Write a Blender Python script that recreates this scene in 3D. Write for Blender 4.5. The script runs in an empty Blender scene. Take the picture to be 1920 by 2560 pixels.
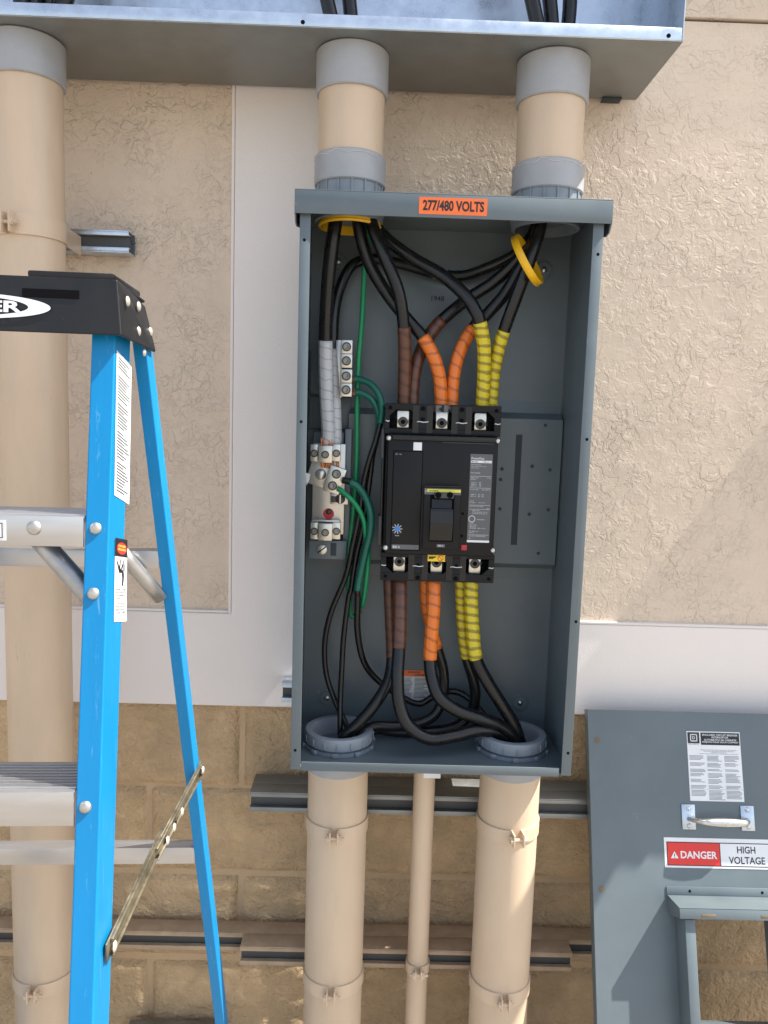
import bpy, bmesh, math, random
from mathutils import Vector, Matrix
random.seed(7)
SC = bpy.context.scene
COL = SC.collection

# ------------------------------------------------------------------ camera, sky, sun, exposure
F = 1923.0                                  # focal length in photo pixels (1920 x 2560)
CAM = Vector((0, 0, 1.53))
PITCH, YAW, ROLL = .1135, .0149, .0306
_cp, _sp, _cy, _sy, _cr, _sr = (math.cos(PITCH), math.sin(PITCH), math.cos(YAW), math.sin(YAW), math.cos(ROLL), math.sin(ROLL))
FWD = Vector((_sy*_cp, _cy*_cp, -_sp))
_right = Vector((_cy, -_sy, 0)); _up = _right.cross(FWD)
RGT = _cr*_right + _sr*_up
UPV = -_sr*_right + _cr*_up
cd = bpy.data.cameras.new('camera'); cam = bpy.data.objects.new('camera', cd); COL.objects.link(cam)
cd.sensor_fit = 'VERTICAL'; cd.sensor_height = 36.0; cd.lens = 36.0*F/2560.0
cd.clip_start = .02; cd.clip_end = 500
cam.matrix_world = Matrix(((RGT.x, UPV.x, -FWD.x, CAM.x), (RGT.y, UPV.y, -FWD.y, CAM.y), (RGT.z, UPV.z, -FWD.z, CAM.z), (0, 0, 0, 1)))
SC.camera = cam

SUN_EL = math.radians(56)
wd = bpy.data.worlds.new('World'); SC.world = wd; wd.use_nodes = True
wn = wd.node_tree
sky = wn.nodes.new('ShaderNodeTexSky'); sky.sky_type = 'NISHITA'; sky.sun_disc = False
sky.sun_elevation = SUN_EL; sky.sun_rotation = math.radians(92); sky.air_density = 1.0; sky.dust_density = 1.4; sky.ozone_density = 1.0
bg = [n for n in wn.nodes if n.type == 'BACKGROUND'][0]
bg.inputs['Strength'].default_value = .13
hs = wn.nodes.new('ShaderNodeHueSaturation'); hs.inputs['Saturation'].default_value = .62      # hazy summer sky
wn.links.new(sky.outputs[0], hs.inputs['Color']); wn.links.new(hs.outputs[0], bg.inputs['Color'])
sl = bpy.data.lights.new('sun', 'SUN'); sl.energy = 5.0; sl.angle = math.radians(.53); sl.color = (1, .95, .86)
sun = bpy.data.objects.new('sun', sl); COL.objects.link(sun)
SUN_DIR = Vector((-.56, .022, -.83)).normalized()
sun.rotation_euler = SUN_DIR.to_track_quat('-Z', 'Y').to_euler(); sun.location = (3, 0, 6)
SC.view_settings.view_transform = 'Standard'; SC.view_settings.look = 'None'
SC.view_settings.gamma = 1; SC.view_settings.exposure = 1.22; SC.view_settings.use_curve_mapping = False

# ------------------------------------------------------------------ helpers
def ray(px, py): return FWD + RGT*((px-960)/F) + UPV*((1280-py)/F)
def at(px, py, Y):
    d = ray(px, py); return CAM + d*(Y/d.y)
def onplane(px, py, P0, n):
    d = ray(px, py); return CAM + d*((P0-CAM).dot(n)/d.dot(n))
Z2 = lambda x, y: (960+.5787*x, .5787*y)                 # photo pixels from the enlarged crops they were read in
Z4 = lambda x, y: (720+.5063*x, 440+.5063*y)
Z5 = lambda x, y: (720+.5063*x, 960+.5063*y)
Z6 = lambda x, y: (700+.4822*x, 1400+.4822*y)
ZL = lambda x, y: (740+.2713*x, 820+.2713*y)
ZB = lambda x, y: (930+.2261*x, 980+.2261*y)
ZC = lambda x, y: (1400+.3707*x, 1740+.3707*y)
ZS = lambda x, y: (1640+.16878*x, 2080+.16878*y)

ORG = {}
def origin(o): return ORG.get(o.name, Vector((0, 0, 0)))
def link(o, parent=None):
    COL.objects.link(o)
    if parent is not None:
        o.parent = parent
        ORG[o.name] = origin(parent)
    return o
def tag(o, label=None, cat=None, group=None, kind=None):
    if label: o['label'] = label
    if cat: o['category'] = cat
    if group: o['group'] = group
    if kind: o['kind'] = kind
    return o
def thing(name, label, cat, loc, group=None):
    o = bpy.data.objects.new(name, None); o.empty_display_size = .05
    COL.objects.link(o); o.location = loc; ORG[o.name] = Vector(loc)
    group = group or {'cable': 'cables in the wireway' if 'wireway' in label else 'cables in the enclosure', 'conduit': 'tan conduits on the wall', 'clamp': 'clamps on the conduits', 'strut channel': 'strut channels on the wall'}.get(cat)
    return tag(o, label, cat, group)

class MB:
    def __init__(s): s.v = []; s.f = []; s.uv = {}; s.sm = set()
    def add(s, vs, fs, smooth=False):
        b = len(s.v); s.v += [Vector(p) for p in vs]
        for q in fs:
            if smooth: s.sm.add(len(s.f))
            s.f.append(tuple(i+b for i in q))
        return b
    def box(s, x0, x1, y0, y1, z0, z1, bev=0, M=None, seg=2):
        x0, x1 = min(x0, x1), max(x0, x1); y0, y1 = min(y0, y1), max(y0, y1); z0, z1 = min(z0, z1), max(z0, z1)
        vs = [(x, y, z) for x in (x0, x1) for y in (y0, y1) for z in (z0, z1)]
        fs = [(0, 1, 3, 2), (4, 6, 7, 5), (0, 4, 5, 1), (2, 3, 7, 6), (0, 2, 6, 4), (1, 5, 7, 3)]
        if bev:
            bm = bmesh.new(); bv = [bm.verts.new(p) for p in vs]
            for q in fs: bm.faces.new([bv[i] for i in q])
            bmesh.ops.bevel(bm, geom=bm.edges[:], offset=min(bev, .45*min(x1-x0, y1-y0, z1-z0)), segments=seg, profile=.5, affect='EDGES')
            bm.verts.index_update()
            vs = [v.co.copy() for v in bm.verts]; fs = [tuple(v.index for v in f.verts) for f in bm.faces]; bm.free()
        if M is not None: vs = [M @ Vector(p) for p in vs]
        s.add(vs, fs, bool(bev)); return s
    def prism(s, poly, off, smooth=False):
        """poly: list of points in order, extruded by the vector off"""
        n = len(poly); off = Vector(off); P = [Vector(p) for p in poly]
        fs = [tuple(range(n)), tuple(range(2*n-1, n-1, -1))]
        s.add(P+[p+off for p in P], fs + [(i, i+n, (i+1) % n+n, (i+1) % n) for i in range(n)]); return s
    def cyl(s, p0, p1, r0, r1=None, seg=24, cap0=True, cap1=True):
        r1 = r0 if r1 is None else r1
        return s.lathe(p0, p1, [(0, r0), (1, r1)], seg, cap0, cap1, rel=True)
    def lathe(s, p0, p1, prof, seg=24, cap0=True, cap1=True, rel=False):
        """prof: (distance along the axis, radius); sharp rings are doubled by the caller"""
        p0 = Vector(p0); p1 = Vector(p1); ax = (p1-p0); L = ax.length; ax.normalize()
        a = ax.orthogonal().normalized(); b = ax.cross(a)
        vs = []; fs = []
        for (t, r) in prof:
            c = p0 + ax*(t*L if rel else t)
            for k in range(seg):
                an = 2*math.pi*k/seg; vs.append(c + a*(r*math.cos(an)) + b*(r*math.sin(an)))
        for i in range(len(prof)-1):
            for k in range(seg):
                k2 = (k+1) % seg; fs.append((i*seg+k, i*seg+k2, (i+1)*seg+k2, (i+1)*seg+k))
        base = s.add(vs, fs, True)
        if cap0: s.f.append(tuple(base+k for k in range(seg-1, -1, -1)))
        if cap1: s.f.append(tuple(base+(len(prof)-1)*seg+k for k in range(seg)))
        return s
    def dome(s, c, n, r, h, seg=14):
        n = Vector(n).normalized(); c = Vector(c)
        return s.lathe(c, c+n, [(0, r), (h*.5, r*.9), (h*.85, r*.6), (h, r*.15)], seg, False, True)
    def tube(s, pts, r, seg=14, caps=True, s0=0.0):
        n = len(pts); vs = []; fs = []; base = len(s.v)
        T = [((pts[min(i+1, n-1)]-pts[max(i-1, 0)])).normalized() for i in range(n)]
        nrm = T[0].orthogonal().normalized(); acc = s0
        for i in range(n):
            if i:
                acc += (pts[i]-pts[i-1]).length
                nrm = (nrm - T[i]*nrm.dot(T[i])).normalized()
            bn = T[i].cross(nrm); rr = r[i] if isinstance(r, (list, tuple)) else r
            for k in range(seg+1):
                an = 2*math.pi*k/seg
                s.uv[base+len(vs)] = (acc, k/seg)
                vs.append(pts[i] + nrm*(rr*math.cos(an)) + bn*(rr*math.sin(an)))
        w = seg+1
        for i in range(n-1):
            for k in range(seg): fs.append((i*w+k, i*w+k+1, (i+1)*w+k+1, (i+1)*w+k))
        s.add(vs, fs, True)
        if caps:
            s.f.append(tuple(base+k for k in range(seg-1, -1, -1))); s.f.append(tuple(base+(n-1)*w+k for k in range(seg)))
        return s
    def mesh(s, name, o):
        me = bpy.data.meshes.new(name); me.from_pydata([p-o for p in s.v], [], s.f)
        if s.sm: me.polygons.foreach_set('use_smooth', [i in s.sm for i in range(len(s.f))])
        if s.uv:
            a = me.attributes.new('run', 'FLOAT_VECTOR', 'POINT')
            for i, q in s.uv.items(): a.data[i].vector = (q[0], q[1], 0)
        bm = bmesh.new(); bm.from_mesh(me); bmesh.ops.recalc_face_normals(bm, faces=bm.faces[:]); bm.to_mesh(me); bm.free()
        if s.sm and not s.uv: me.set_sharp_from_angle(angle=math.radians(38))
        me.update(); return me
    def build(s, name, mat, parent=None, loc=None, label=None):
        o_ = origin(parent) if parent is not None else Vector(loc or (0, 0, 0))
        me = s.mesh(name, o_); me.materials.append(M_[mat])
        ob = bpy.data.objects.new(name, me)
        if parent is None: COL.objects.link(ob); ob.location = o_; ORG[ob.name] = o_
        else: link(ob, parent)
        if label: ob['label'] = label
        return ob

def spline(P, n=9):
    """Catmull-Rom through the points"""
    P = [Vector(p) for p in P]; Q = [P[0]*2-P[1]] + P + [P[-1]*2-P[-2]]; out = []
    for i in range(1, len(Q)-2):
        a, b, c, d = Q[i-1], Q[i], Q[i+1], Q[i+2]
        for k in range(n):
            t = k/n
            out.append(.5*((2*b) + (c-a)*t + (2*a-5*b+4*c-d)*t*t + (3*b-a-3*c+d)*t**3))
    out.append(P[-1]); return out

def text_into(mb, s, O, ex, ey, x0, x1, y0, y1, bold=0.0, fit=True):
    """letters as flat faces on the plane O + ex*x + ey*y, filling the rectangle"""
    cu = bpy.data.curves.new('t', 'FONT'); cu.body = s; cu.offset = bold; cu.fill_mode = 'FRONT'; cu.resolution_u = 3
    cu.align_x = 'CENTER' if '\n' in s else 'LEFT'
    ob = bpy.data.objects.new('t', cu); COL.objects.link(ob)
    me = bpy.data.meshes.new_from_object(ob.evaluated_get(bpy.context.evaluated_depsgraph_get()))
    xs = [v.co.x for v in me.vertices]; ys = [v.co.y for v in me.vertices]
    if xs:
        ax, bx_, ay, by = min(xs), max(xs), min(ys), max(ys)
        kx = (x1-x0)/max(bx_-ax, 1e-6); ky = (y1-y0)/max(by-ay, 1e-6)
        mb.add([O + ex*(x0+(v.co.x-ax)*kx) + ey*(y0+(v.co.y-ay)*ky) for v in me.vertices], [tuple(p.vertices) for p in me.polygons])
    bpy.data.objects.remove(ob); bpy.data.curves.remove(cu); bpy.data.meshes.remove(me)
EX, EY, EZ = Vector((1, 0, 0)), Vector((0, 1, 0)), Vector((0, 0, 1))

def prect(p0, p1, Y):
    """pixel rectangle (two opposite corners on its middle lines) to world x0,x1,z0,z1 at depth Y"""
    xm, ym = (p0[0]+p1[0])/2, (p0[1]+p1[1])/2
    return at(p0[0], ym, Y).x, at(p1[0], ym, Y).x, at(xm, p1[1], Y).z, at(xm, p0[1], Y).z
def pbox(mb, p0, p1, Yf, Yb, bev=.001):
    x0, x1, z0, z1 = prect(p0, p1, Yf); mb.box(x0, x1, Yf, Yb, z0, z1, bev); return mb
def ptext(mb, s, p0, p1, Y, bold=0.0):
    x0, x1, z0, z1 = prect(p0, p1, Y)
    text_into(mb, s, Vector((0, Y, 0)), EX, EZ, x0, x1, z0, z1, bold)
def plines(mb, p0, p1, Y, n, fill=.45, ragged=.35):
    """small print as thin flat bars"""
    x0, x1, z0, z1 = prect(p0, p1, Y); h = (z1-z0)/n
    for i in range(n):
        xe = x1-(x1-x0)*ragged*random.random(); z = z1-h*(i+.5)
        mb.add([(x0, Y, z-h*fill/2), (xe, Y, z-h*fill/2), (xe, Y, z+h*fill/2), (x0, Y, z+h*fill/2)], [(0, 1, 2, 3)])

# ------------------------------------------------------------------ materials
M_ = {}
def mat(name, col, rough=.5, metal=0.0, spec=.5, var=.0, vscale=8.0, bump=0.0, bscale=200.0, bdist=.001, detail=4.0, dirt=None, coat=0.0, rvar=0.0, stretch=None):
    m = bpy.data.materials.new(name); m.use_nodes = True; nt = m.node_tree; N = nt.nodes; L = nt.links
    b = N['Principled BSDF']; b.inputs['Roughness'].default_value = rough; b.inputs['Metallic'].default_value = metal
    b.inputs['Specular IOR Level'].default_value = spec; b.inputs['Coat Weight'].default_value = coat
    b.inputs['Base Color'].default_value = (*col, 1)
    tc = N.new('ShaderNodeTexCoord'); mp = N.new('ShaderNodeMapping'); L.new(tc.outputs['Object'], mp.inputs[0])
    if stretch: mp.inputs['Scale'].default_value = stretch
    out = None
    if var or rvar:
        n = N.new('ShaderNodeTexNoise'); n.inputs['Scale'].default_value = vscale; n.inputs['Detail'].default_value = detail; n.inputs['Roughness'].default_value = .62
        L.new(mp.outputs[0], n.inputs['Vector'])
        if var:
            r = N.new('ShaderNodeMix'); r.data_type = 'RGBA'
            r.inputs[6].default_value = (*[c*(1-var) for c in col], 1); r.inputs[7].default_value = (*[min(1, c*(1+var)) for c in col], 1)
            mr = N.new('ShaderNodeMapRange'); mr.inputs[1].default_value = .3; mr.inputs[2].default_value = .7
            L.new(n.outputs[0], mr.inputs[0]); L.new(mr.outputs[0], r.inputs[0]); out = r.outputs[2]
        if rvar:
            q = N.new('ShaderNodeMapRange'); q.inputs[1].default_value = .3; q.inputs[2].default_value = .7
            q.inputs[3].default_value = rough-rvar; q.inputs[4].default_value = rough+rvar
            L.new(n.outputs[0], q.inputs[0]); L.new(q.outputs[0], b.inputs['Roughness'])
    if dirt:
        dcol, dscale, dlo, dhi = dirt
        n2 = N.new('ShaderNodeTexNoise'); n2.inputs['Scale'].default_value = dscale; n2.inputs['Detail'].default_value = 6; n2.inputs['Roughness'].default_value = .7
        L.new(mp.outputs[0], n2.inputs['Vector'])
        mr2 = N.new('ShaderNodeMapRange'); mr2.inputs[1].default_value = dlo; mr2.inputs[2].default_value = dhi
        L.new(n2.outputs[0], mr2.inputs[0])
        x = N.new('ShaderNodeMix'); x.data_type = 'RGBA'; x.inputs[7].default_value = (*dcol, 1)
        if out is not None: L.new(out, x.inputs[6])
        else: x.inputs[6].default_value = (*col, 1)
        L.new(mr2.outputs[0], x.inputs[0]); out = x.outputs[2]
    if out is not None: L.new(out, b.inputs['Base Color'])
    if bump:
        n3 = N.new('ShaderNodeTexNoise'); n3.inputs['Scale'].default_value = bscale; n3.inputs['Detail'].default_value = 3
        L.new(mp.outputs[0], n3.inputs['Vector'])
        bp = N.new('ShaderNodeBump'); bp.inputs['Strength'].default_value = bump; bp.inputs['Distance'].default_value = bdist
        L.new(n3.outputs[0], bp.inputs['Height']); L.new(bp.outputs[0], b.inputs['Normal'])
    M_[name] = m; return m

def stucco_mat(name, col, s1, amt, fine, rough=.5, mottle=.09):
    """troweled stucco: flat-topped patches with curled edges over a fine grain"""
    m = bpy.data.materials.new(name); m.use_nodes = True; nt = m.node_tree; N = nt.nodes; L = nt.links
    b = N['Principled BSDF']; b.inputs['Roughness'].default_value = rough; b.inputs['Specular IOR Level'].default_value = .22
    tc = N.new('ShaderNodeTexCoord')
    def noise(sc, det, dist=0, ro=.5):
        n = N.new('ShaderNodeTexNoise'); n.inputs['Scale'].default_value = sc; n.inputs['Detail'].default_value = det
        n.inputs['Distortion'].default_value = dist; n.inputs['Roughness'].default_value = ro; L.new(tc.outputs['Object'], n.inputs['Vector']); return n.outputs[0]
    def rng(x, a, c, lo=0, hi=1, smooth=False):
        r = N.new('ShaderNodeMapRange'); r.inputs[1].default_value = a; r.inputs[2].default_value = c; r.inputs[3].default_value = lo; r.inputs[4].default_value = hi
        if smooth: r.interpolation_type = 'SMOOTHSTEP'
        L.new(x, r.inputs[0]); return r.outputs[0]
    def mth(op, a, c):
        q = N.new('ShaderNodeMath'); q.operation = op
        for i, x in enumerate((a, c)):
            if isinstance(x, (int, float)): q.inputs[i].default_value = x
            else: L.new(x, q.inputs[i])
        return q.outputs[0]
    p1 = rng(noise(s1, 3.5, .6, .55), .455, .54, 0, 1, True)
    p2 = rng(noise(s1*1.9, 3, 1.0, .55), .50, .56, 0, .55, True)
    big = rng(noise(s1*.22, 2), .32, .66, .12, 1.15)
    h = mth('ADD', mth('MULTIPLY', mth('ADD', p1, p2), big), mth('MULTIPLY', noise(s1*9, 3), fine))
    bp = N.new('ShaderNodeBump'); bp.inputs['Strength'].default_value = 1; bp.inputs['Distance'].default_value = amt
    L.new(h, bp.inputs['Height']); L.new(bp.outputs[0], b.inputs['Normal'])
    mx = N.new('ShaderNodeMix'); mx.data_type = 'RGBA'
    mx.inputs[6].default_value = (*[c*(1-mottle) for c in col], 1); mx.inputs[7].default_value = (*[c*(1+mottle*.6) for c in col], 1)
    L.new(rng(noise(3.2, 5, 0, .65), .3, .7), mx.inputs[0])
    mx2 = N.new('ShaderNodeMix'); mx2.data_type = 'RGBA'; mx2.inputs[7].default_value = (*[c*.55 for c in col], 1)
    L.new(mx.outputs[2], mx2.inputs[6]); L.new(rng(noise(160, 2, 0, .5), .735, .77), mx2.inputs[0])
    L.new(mx2.outputs[2], b.inputs['Base Color']); M_[name] = m

def tape_mat(name, col, dark, pitch, cover):
    m = bpy.data.materials.new(name); m.use_nodes = True; nt = m.node_tree; N = nt.nodes; L = nt.links
    b = N['Principled BSDF']; b.inputs['Roughness'].default_value = .33; b.inputs['Specular IOR Level'].default_value = .5
    a = N.new('ShaderNodeAttribute'); a.attribute_name = 'run'
    sx = N.new('ShaderNodeSeparateXYZ'); L.new(a.outputs['Vector'], sx.inputs[0])
    nz = N.new('ShaderNodeTexNoise'); nz.inputs['Scale'].default_value = 45; nz.inputs['Detail'].default_value = 2
    tc = N.new('ShaderNodeTexCoord'); L.new(tc.outputs['Object'], nz.inputs['Vector'])
    def mth(op, x, y):
        q = N.new('ShaderNodeMath'); q.operation = op
        for i, v in enumerate((x, y)):
            if isinstance(v, (int, float)): q.inputs[i].default_value = v
            else: L.new(v, q.inputs[i])
        return q.outputs[0]
    ph = mth('ADD', mth('ADD', mth('DIVIDE', sx.outputs[0], pitch), sx.outputs[1]), mth('MULTIPLY', nz.outputs[0], .8))
    fr = mth('FRACT', ph, 0)
    step = N.new('ShaderNodeMapRange'); step.inputs[1].default_value = cover-.05; step.inputs[2].default_value = cover+.05; L.new(fr, step.inputs[0])
    mx = N.new('ShaderNodeMix'); mx.data_type = 'RGBA'; mx.inputs[6].default_value = (*col, 1); mx.inputs[7].default_value = (*dark, 1)
    L.new(step.outputs[0], mx.inputs[0]); L.new(mx.outputs[2], b.inputs['Base Color'])
    bp = N.new('ShaderNodeBump'); bp.inputs['Strength'].default_value = .5; bp.inputs['Distance'].default_value = .0006
    L.new(fr, bp.inputs['Height']); L.new(bp.outputs[0], b.inputs['Normal']); M_[name] = m

def block_mat(name, col):
    """painted split-face concrete: chipped, craggy relief"""
    m = bpy.data.materials.new(name); m.use_nodes = True; nt = m.node_tree; N = nt.nodes; L = nt.links
    b = N['Principled BSDF']; b.inputs['Roughness'].default_value = .8; b.inputs['Specular IOR Level'].default_value = .2
    tc = N.new('ShaderNodeTexCoord'); oi = N.new('ShaderNodeObjectInfo'); ad = N.new('ShaderNodeVectorMath'); ad.operation = 'ADD'
    L.new(tc.outputs['Object'], ad.inputs[0])
    sc_ = N.new('ShaderNodeMath'); sc_.operation = 'MULTIPLY'; sc_.inputs[1].default_value = 37; L.new(oi.outputs['Random'], sc_.inputs[0]); L.new(sc_.outputs[0], ad.inputs[1])
    def noise(s, d, r, dist=0):
        n = N.new('ShaderNodeTexNoise'); n.inputs['Scale'].default_value = s; n.inputs['Detail'].default_value = d; n.inputs['Roughness'].default_value = r; n.inputs['Distortion'].default_value = dist
        L.new(ad.outputs[0], n.inputs['Vector']); return n.outputs[0]
    n1 = noise(30, 8, .62, .5)
    ab = N.new('ShaderNodeMath'); ab.operation = 'SUBTRACT'; ab.inputs[1].default_value = .5; L.new(n1, ab.inputs[0])
    a2 = N.new('ShaderNodeMath'); a2.operation = 'ABSOLUTE'; L.new(ab.outputs[0], a2.inputs[0])
    n2 = noise(75, 6, .6)
    mm = N.new('ShaderNodeMath'); mm.operation = 'MULTIPLY_ADD'; L.new(a2.outputs[0], mm.inputs[0]); mm.inputs[1].default_value = 1.6; L.new(n2, mm.inputs[2])
    bp = N.new('ShaderNodeBump'); bp.inputs['Strength'].default_value = 1; bp.inputs['Distance'].default_value = .015; L.new(mm.outputs[0], bp.inputs['Height']); L.new(bp.outputs[0], b.inputs['Normal'])
    mx = N.new('ShaderNodeMix'); mx.data_type = 'RGBA'; mx.inputs[6].default_value = (*[c*.82 for c in col], 1); mx.inputs[7].default_value = (*[c*1.08 for c in col], 1)
    mr = N.new('ShaderNodeMapRange'); mr.inputs[1].default_value = .35; mr.inputs[2].default_value = .65; L.new(noise(9, 6, .6), mr.inputs[0]); L.new(mr.outputs[0], mx.inputs[0]); L.new(mx.outputs[2], b.inputs['Base Color'])
    M_[name] = m
BEIGE = (.68, .56, .445); TRIM = (.78, .725, .69); TAN = (.575, .44, .31)
stucco_mat('stucco_beige', BEIGE, 42, .0016, .14, .7)
stucco_mat('stucco_beige_far', BEIGE, 42, .0018, .10)
mat('stucco_trim', TRIM, .45, spec=.4, var=.018, vscale=5, bump=.45, bscale=260, bdist=.0012)
block_mat('block_paint', (.72, .52, .31))
mat('mortar_paint', (.50, .365, .225), .75, var=.12, bump=.6, bscale=120, bdist=.003)
mat('caulk_gap', (.03, .025, .02), .8)
mat('conduit_paint', TAN, .44, var=.09, vscale=9, stretch=(1, 1, .35), bump=.35, bscale=260, bdist=.0008, dirt=((.38, .28, .18), 40, .68, .76), rvar=.08)
mat('strut_paint', (.42, .31, .205), .6, var=.14, vscale=30, bump=.7, bscale=160, bdist=.0015, dirt=((.60, .47, .35), 60, .66, .72))
mat('pvc_grey', (.33, .335, .345), .45, var=.07, vscale=20, bump=.12, bscale=300, bdist=.0005)
mat('fitting_blue_grey', (.19, .22, .25), .42, var=.14, vscale=30, bump=.2, bscale=150, bdist=.0006)
mat('glue_line', (.55, .55, .57), .35)
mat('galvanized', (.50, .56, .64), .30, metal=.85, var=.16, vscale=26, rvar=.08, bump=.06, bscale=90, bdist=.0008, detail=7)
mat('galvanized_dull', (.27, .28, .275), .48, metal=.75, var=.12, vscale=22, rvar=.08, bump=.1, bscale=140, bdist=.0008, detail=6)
mat('enclosure_paint', (.112, .140, .154), .36, var=.10, vscale=7, bump=.10, bscale=500, bdist=.0003, dirt=((.24, .27, .28), 26, .66, .80), rvar=.08)
mat('dark_hole', (.006, .006, .007), .9, spec=.05)
mat('cable_black', (.006, .0062, .0068), .33, spec=.45, var=.35, vscale=60, bump=.16, bscale=90, bdist=.0008, dirt=((.045, .043, .04), 70, .64, .78), rvar=.1)
mat('cable_green', (.003, .25, .095), .36, var=.1, vscale=40)
mat('cable_dark_green', (.002, .105, .07), .36, var=.12, vscale=40)
tape_mat('tape_brown', (.105, .038, .02), (.06, .024, .014), .022, .72)
tape_mat('tape_orange', (.72, .17, .018), (.42, .105, .02), .021, .78)
tape_mat('tape_yellow', (.62, .50, .018), (.28, .22, .025), .016, .62)
tape_mat('tape_white', (.50, .525, .55), (.30, .31, .32), .019, .90)
mat('marker_cream', (.42, .38, .27), .5)
mat('yellow_plastic', (.78, .45, .012), .35, var=.06, vscale=30)
mat('copper', (.55, .20, .09), .35, metal=.9, var=.3, vscale=300)
mat('aluminium_lug', (.62, .60, .54), .34, metal=.9, var=.1, vscale=50, bump=.15, bscale=260, bdist=.0004)
mat('aluminium_plate', (.58, .56, .52), .38, metal=.9, var=.16, vscale=35, rvar=.08, stretch=(1, 1, .15))
mat('lug_screw', (.07, .067, .064), .4, metal=.6)
mat('set_screw_face', (.24, .235, .22), .42, metal=.8)
mat('slot_dark', (.045, .055, .062), .6, spec=.2)
mat('strut_slot_shade', (.085, .087, .088), .6, metal=.3)  # dark tone that paints the shade inside the strut openings
mat('zinc_screw', (.58, .58, .56), .3, metal=.95, var=.15, vscale=200)
mat('rivet_metal', (.47, .46, .43), .4, metal=.85, var=.12, vscale=120)
mat('breaker_black', (.0075, .0078, .0088), .45, spec=.25, bump=.22, bscale=700, bdist=.0003, var=.2, vscale=20, rvar=.06)
mat('breaker_smooth', (.008, .0082, .009), .25, spec=.4, var=.15, vscale=30)
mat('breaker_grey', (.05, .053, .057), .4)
mat('label_grey', (.10, .105, .113), .4)
mat('label_white', (.74, .75, .76), .4, var=.04, vscale=20)
mat('print_white', (.62, .64, .66), .5)
mat('print_black', (.012, .012, .014), .5)
mat('print_mid', (.07, .072, .08), .5)
mat('print_grey', (.30, .31, .33), .5)
mat('label_orange', (.86, .17, .035), .45, var=.05, vscale=20)
mat('label_red', (.68, .032, .024), .4)
mat('label_yellow', (.88, .62, .02), .4)
mat('label_pale_yellow', (.72, .66, .09), .4)
mat('label_blue', (.03, .22, .62), .4)
mat('red_plastic', (.45, .015, .03), .35)
mat('ladder_blue', (.001, .205, .475), .42, spec=.35, var=.09, vscale=11, bump=.12, bscale=420, bdist=.0005, dirt=((.14, .36, .56), 140, .60, .80), rvar=.1, stretch=(1, 1, .05))
mat('ladder_cap_black', (.009, .009, .010), .42, spec=.4, var=.25, vscale=20, bump=.14, bscale=600, bdist=.0004, dirt=((.13, .13, .13), 90, .66, .76), rvar=.1)
mat('ladder_aluminium', (.50, .495, .50), .36, metal=.88, var=.12, vscale=26, rvar=.09, stretch=(.15, 1, 1), bump=.05, bscale=200, bdist=.0006)
mat('brass_steel', (.20, .175, .125), .45, metal=.7, var=.35, vscale=45, rvar=.1)
mat('ground_concrete', (.29, .255, .215), .9, var=.2, vscale=6, bump=.8, bscale=60, bdist=.006, dirt=((.17, .15, .12), 2.1, .5, .7))
mat('caster_bronze', (.06, .05, .042), .5, metal=.4)
mat('caster_glass', (.5, .5, .5), .15)

WALL = 1.559
# ------------------------------------------------------------------ ground
g = MB(); g.add([(-60, -90, 0), (60, -90, 0), (60, WALL+.3, 0), (-60, WALL+.3, 0)], [(0, 1, 2, 3)])
tag(g.build('ground', 'ground_concrete'), kind='structure')

# ------------------------------------------------------------------ the building wall
wall = thing('building_wall', 'beige stucco building wall with pale trim bands over tan split-face blocks', 'wall', (0, WALL, 0))
TRX0 = -.2863; TRX1 = -.083                     # the upright trim band
zL = at(450, 1528, WALL+.008).z; zR = at(1600, 1562, WALL+.008).z; zB = .9333
zT = at(1820, 52, WALL).z
XL, XR, ZTOP = -7.0, 7.0, 4.6
PAN = WALL+.007
m = MB(); m.add([(XL, PAN, zL-.01), (TRX0+.004, PAN, zL-.01), (TRX0+.004, PAN, ZTOP), (XL, PAN, ZTOP)], [(0, 1, 2, 3)]); m.build('stucco_panel', 'stucco_beige', wall, label='rough beige stucco panel left of the upright trim')
m = MB(); m.add([(TRX1-.004, PAN, zR-.01), (XR, PAN, zR-.01), (XR, PAN, zT), (TRX1-.004, PAN, zT)], [(0, 1, 2, 3)]); m.build('stucco_panel', 'stucco_beige', wall, label='rough beige stucco panel right of the upright trim')
m = MB(); m.box(TRX1-.004, XR, PAN-.006, PAN+.05, zT+.005, ZTOP, .002); m.build('stucco_panel', 'stucco_beige_far', wall, label='upper stucco panel above the open joint')
m = MB(); m.box(TRX1-.004, XR, PAN+.012, PAN+.05, zT-.004, zT+.009); m.build('joint_gap', 'caulk_gap', wall)
# trim: one horizontal band across, one upright band standing on it
m = MB(); m.prism([(XL, WALL, zB), (XR, WALL, zB), (XR, WALL, zR), (TRX1, WALL, zR), (TRX1, WALL, ZTOP), (TRX0, WALL, ZTOP), (TRX0, WALL, zL), (XL, WALL, zL)], (0, .05, 0))
tr = m.build('trim_band', 'stucco_trim', wall, label='smooth pale trim: a horizontal band with one upright')
bv = tr.modifiers.new('bevel', 'BEVEL'); bv.width = .003; bv.segments = 2; bv.limit_method = 'ANGLE'
# thin raised bead along the edge of the left panel, as in the photo
m = MB(); m.box(TRX0-.0065, TRX0-.0005, WALL+.001, WALL+.02, zL, ZTOP, .0015); m.box(XL, TRX0-.007, WALL+.001, WALL+.02, zL+.0005, zL+.006, .0015)
m.box(TRX1+.0005, XR, WALL-.001, WALL+.02, zR+.0005, zR+.006, .0015)
m.build('edge_bead', 'stucco_trim', wall)
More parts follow.
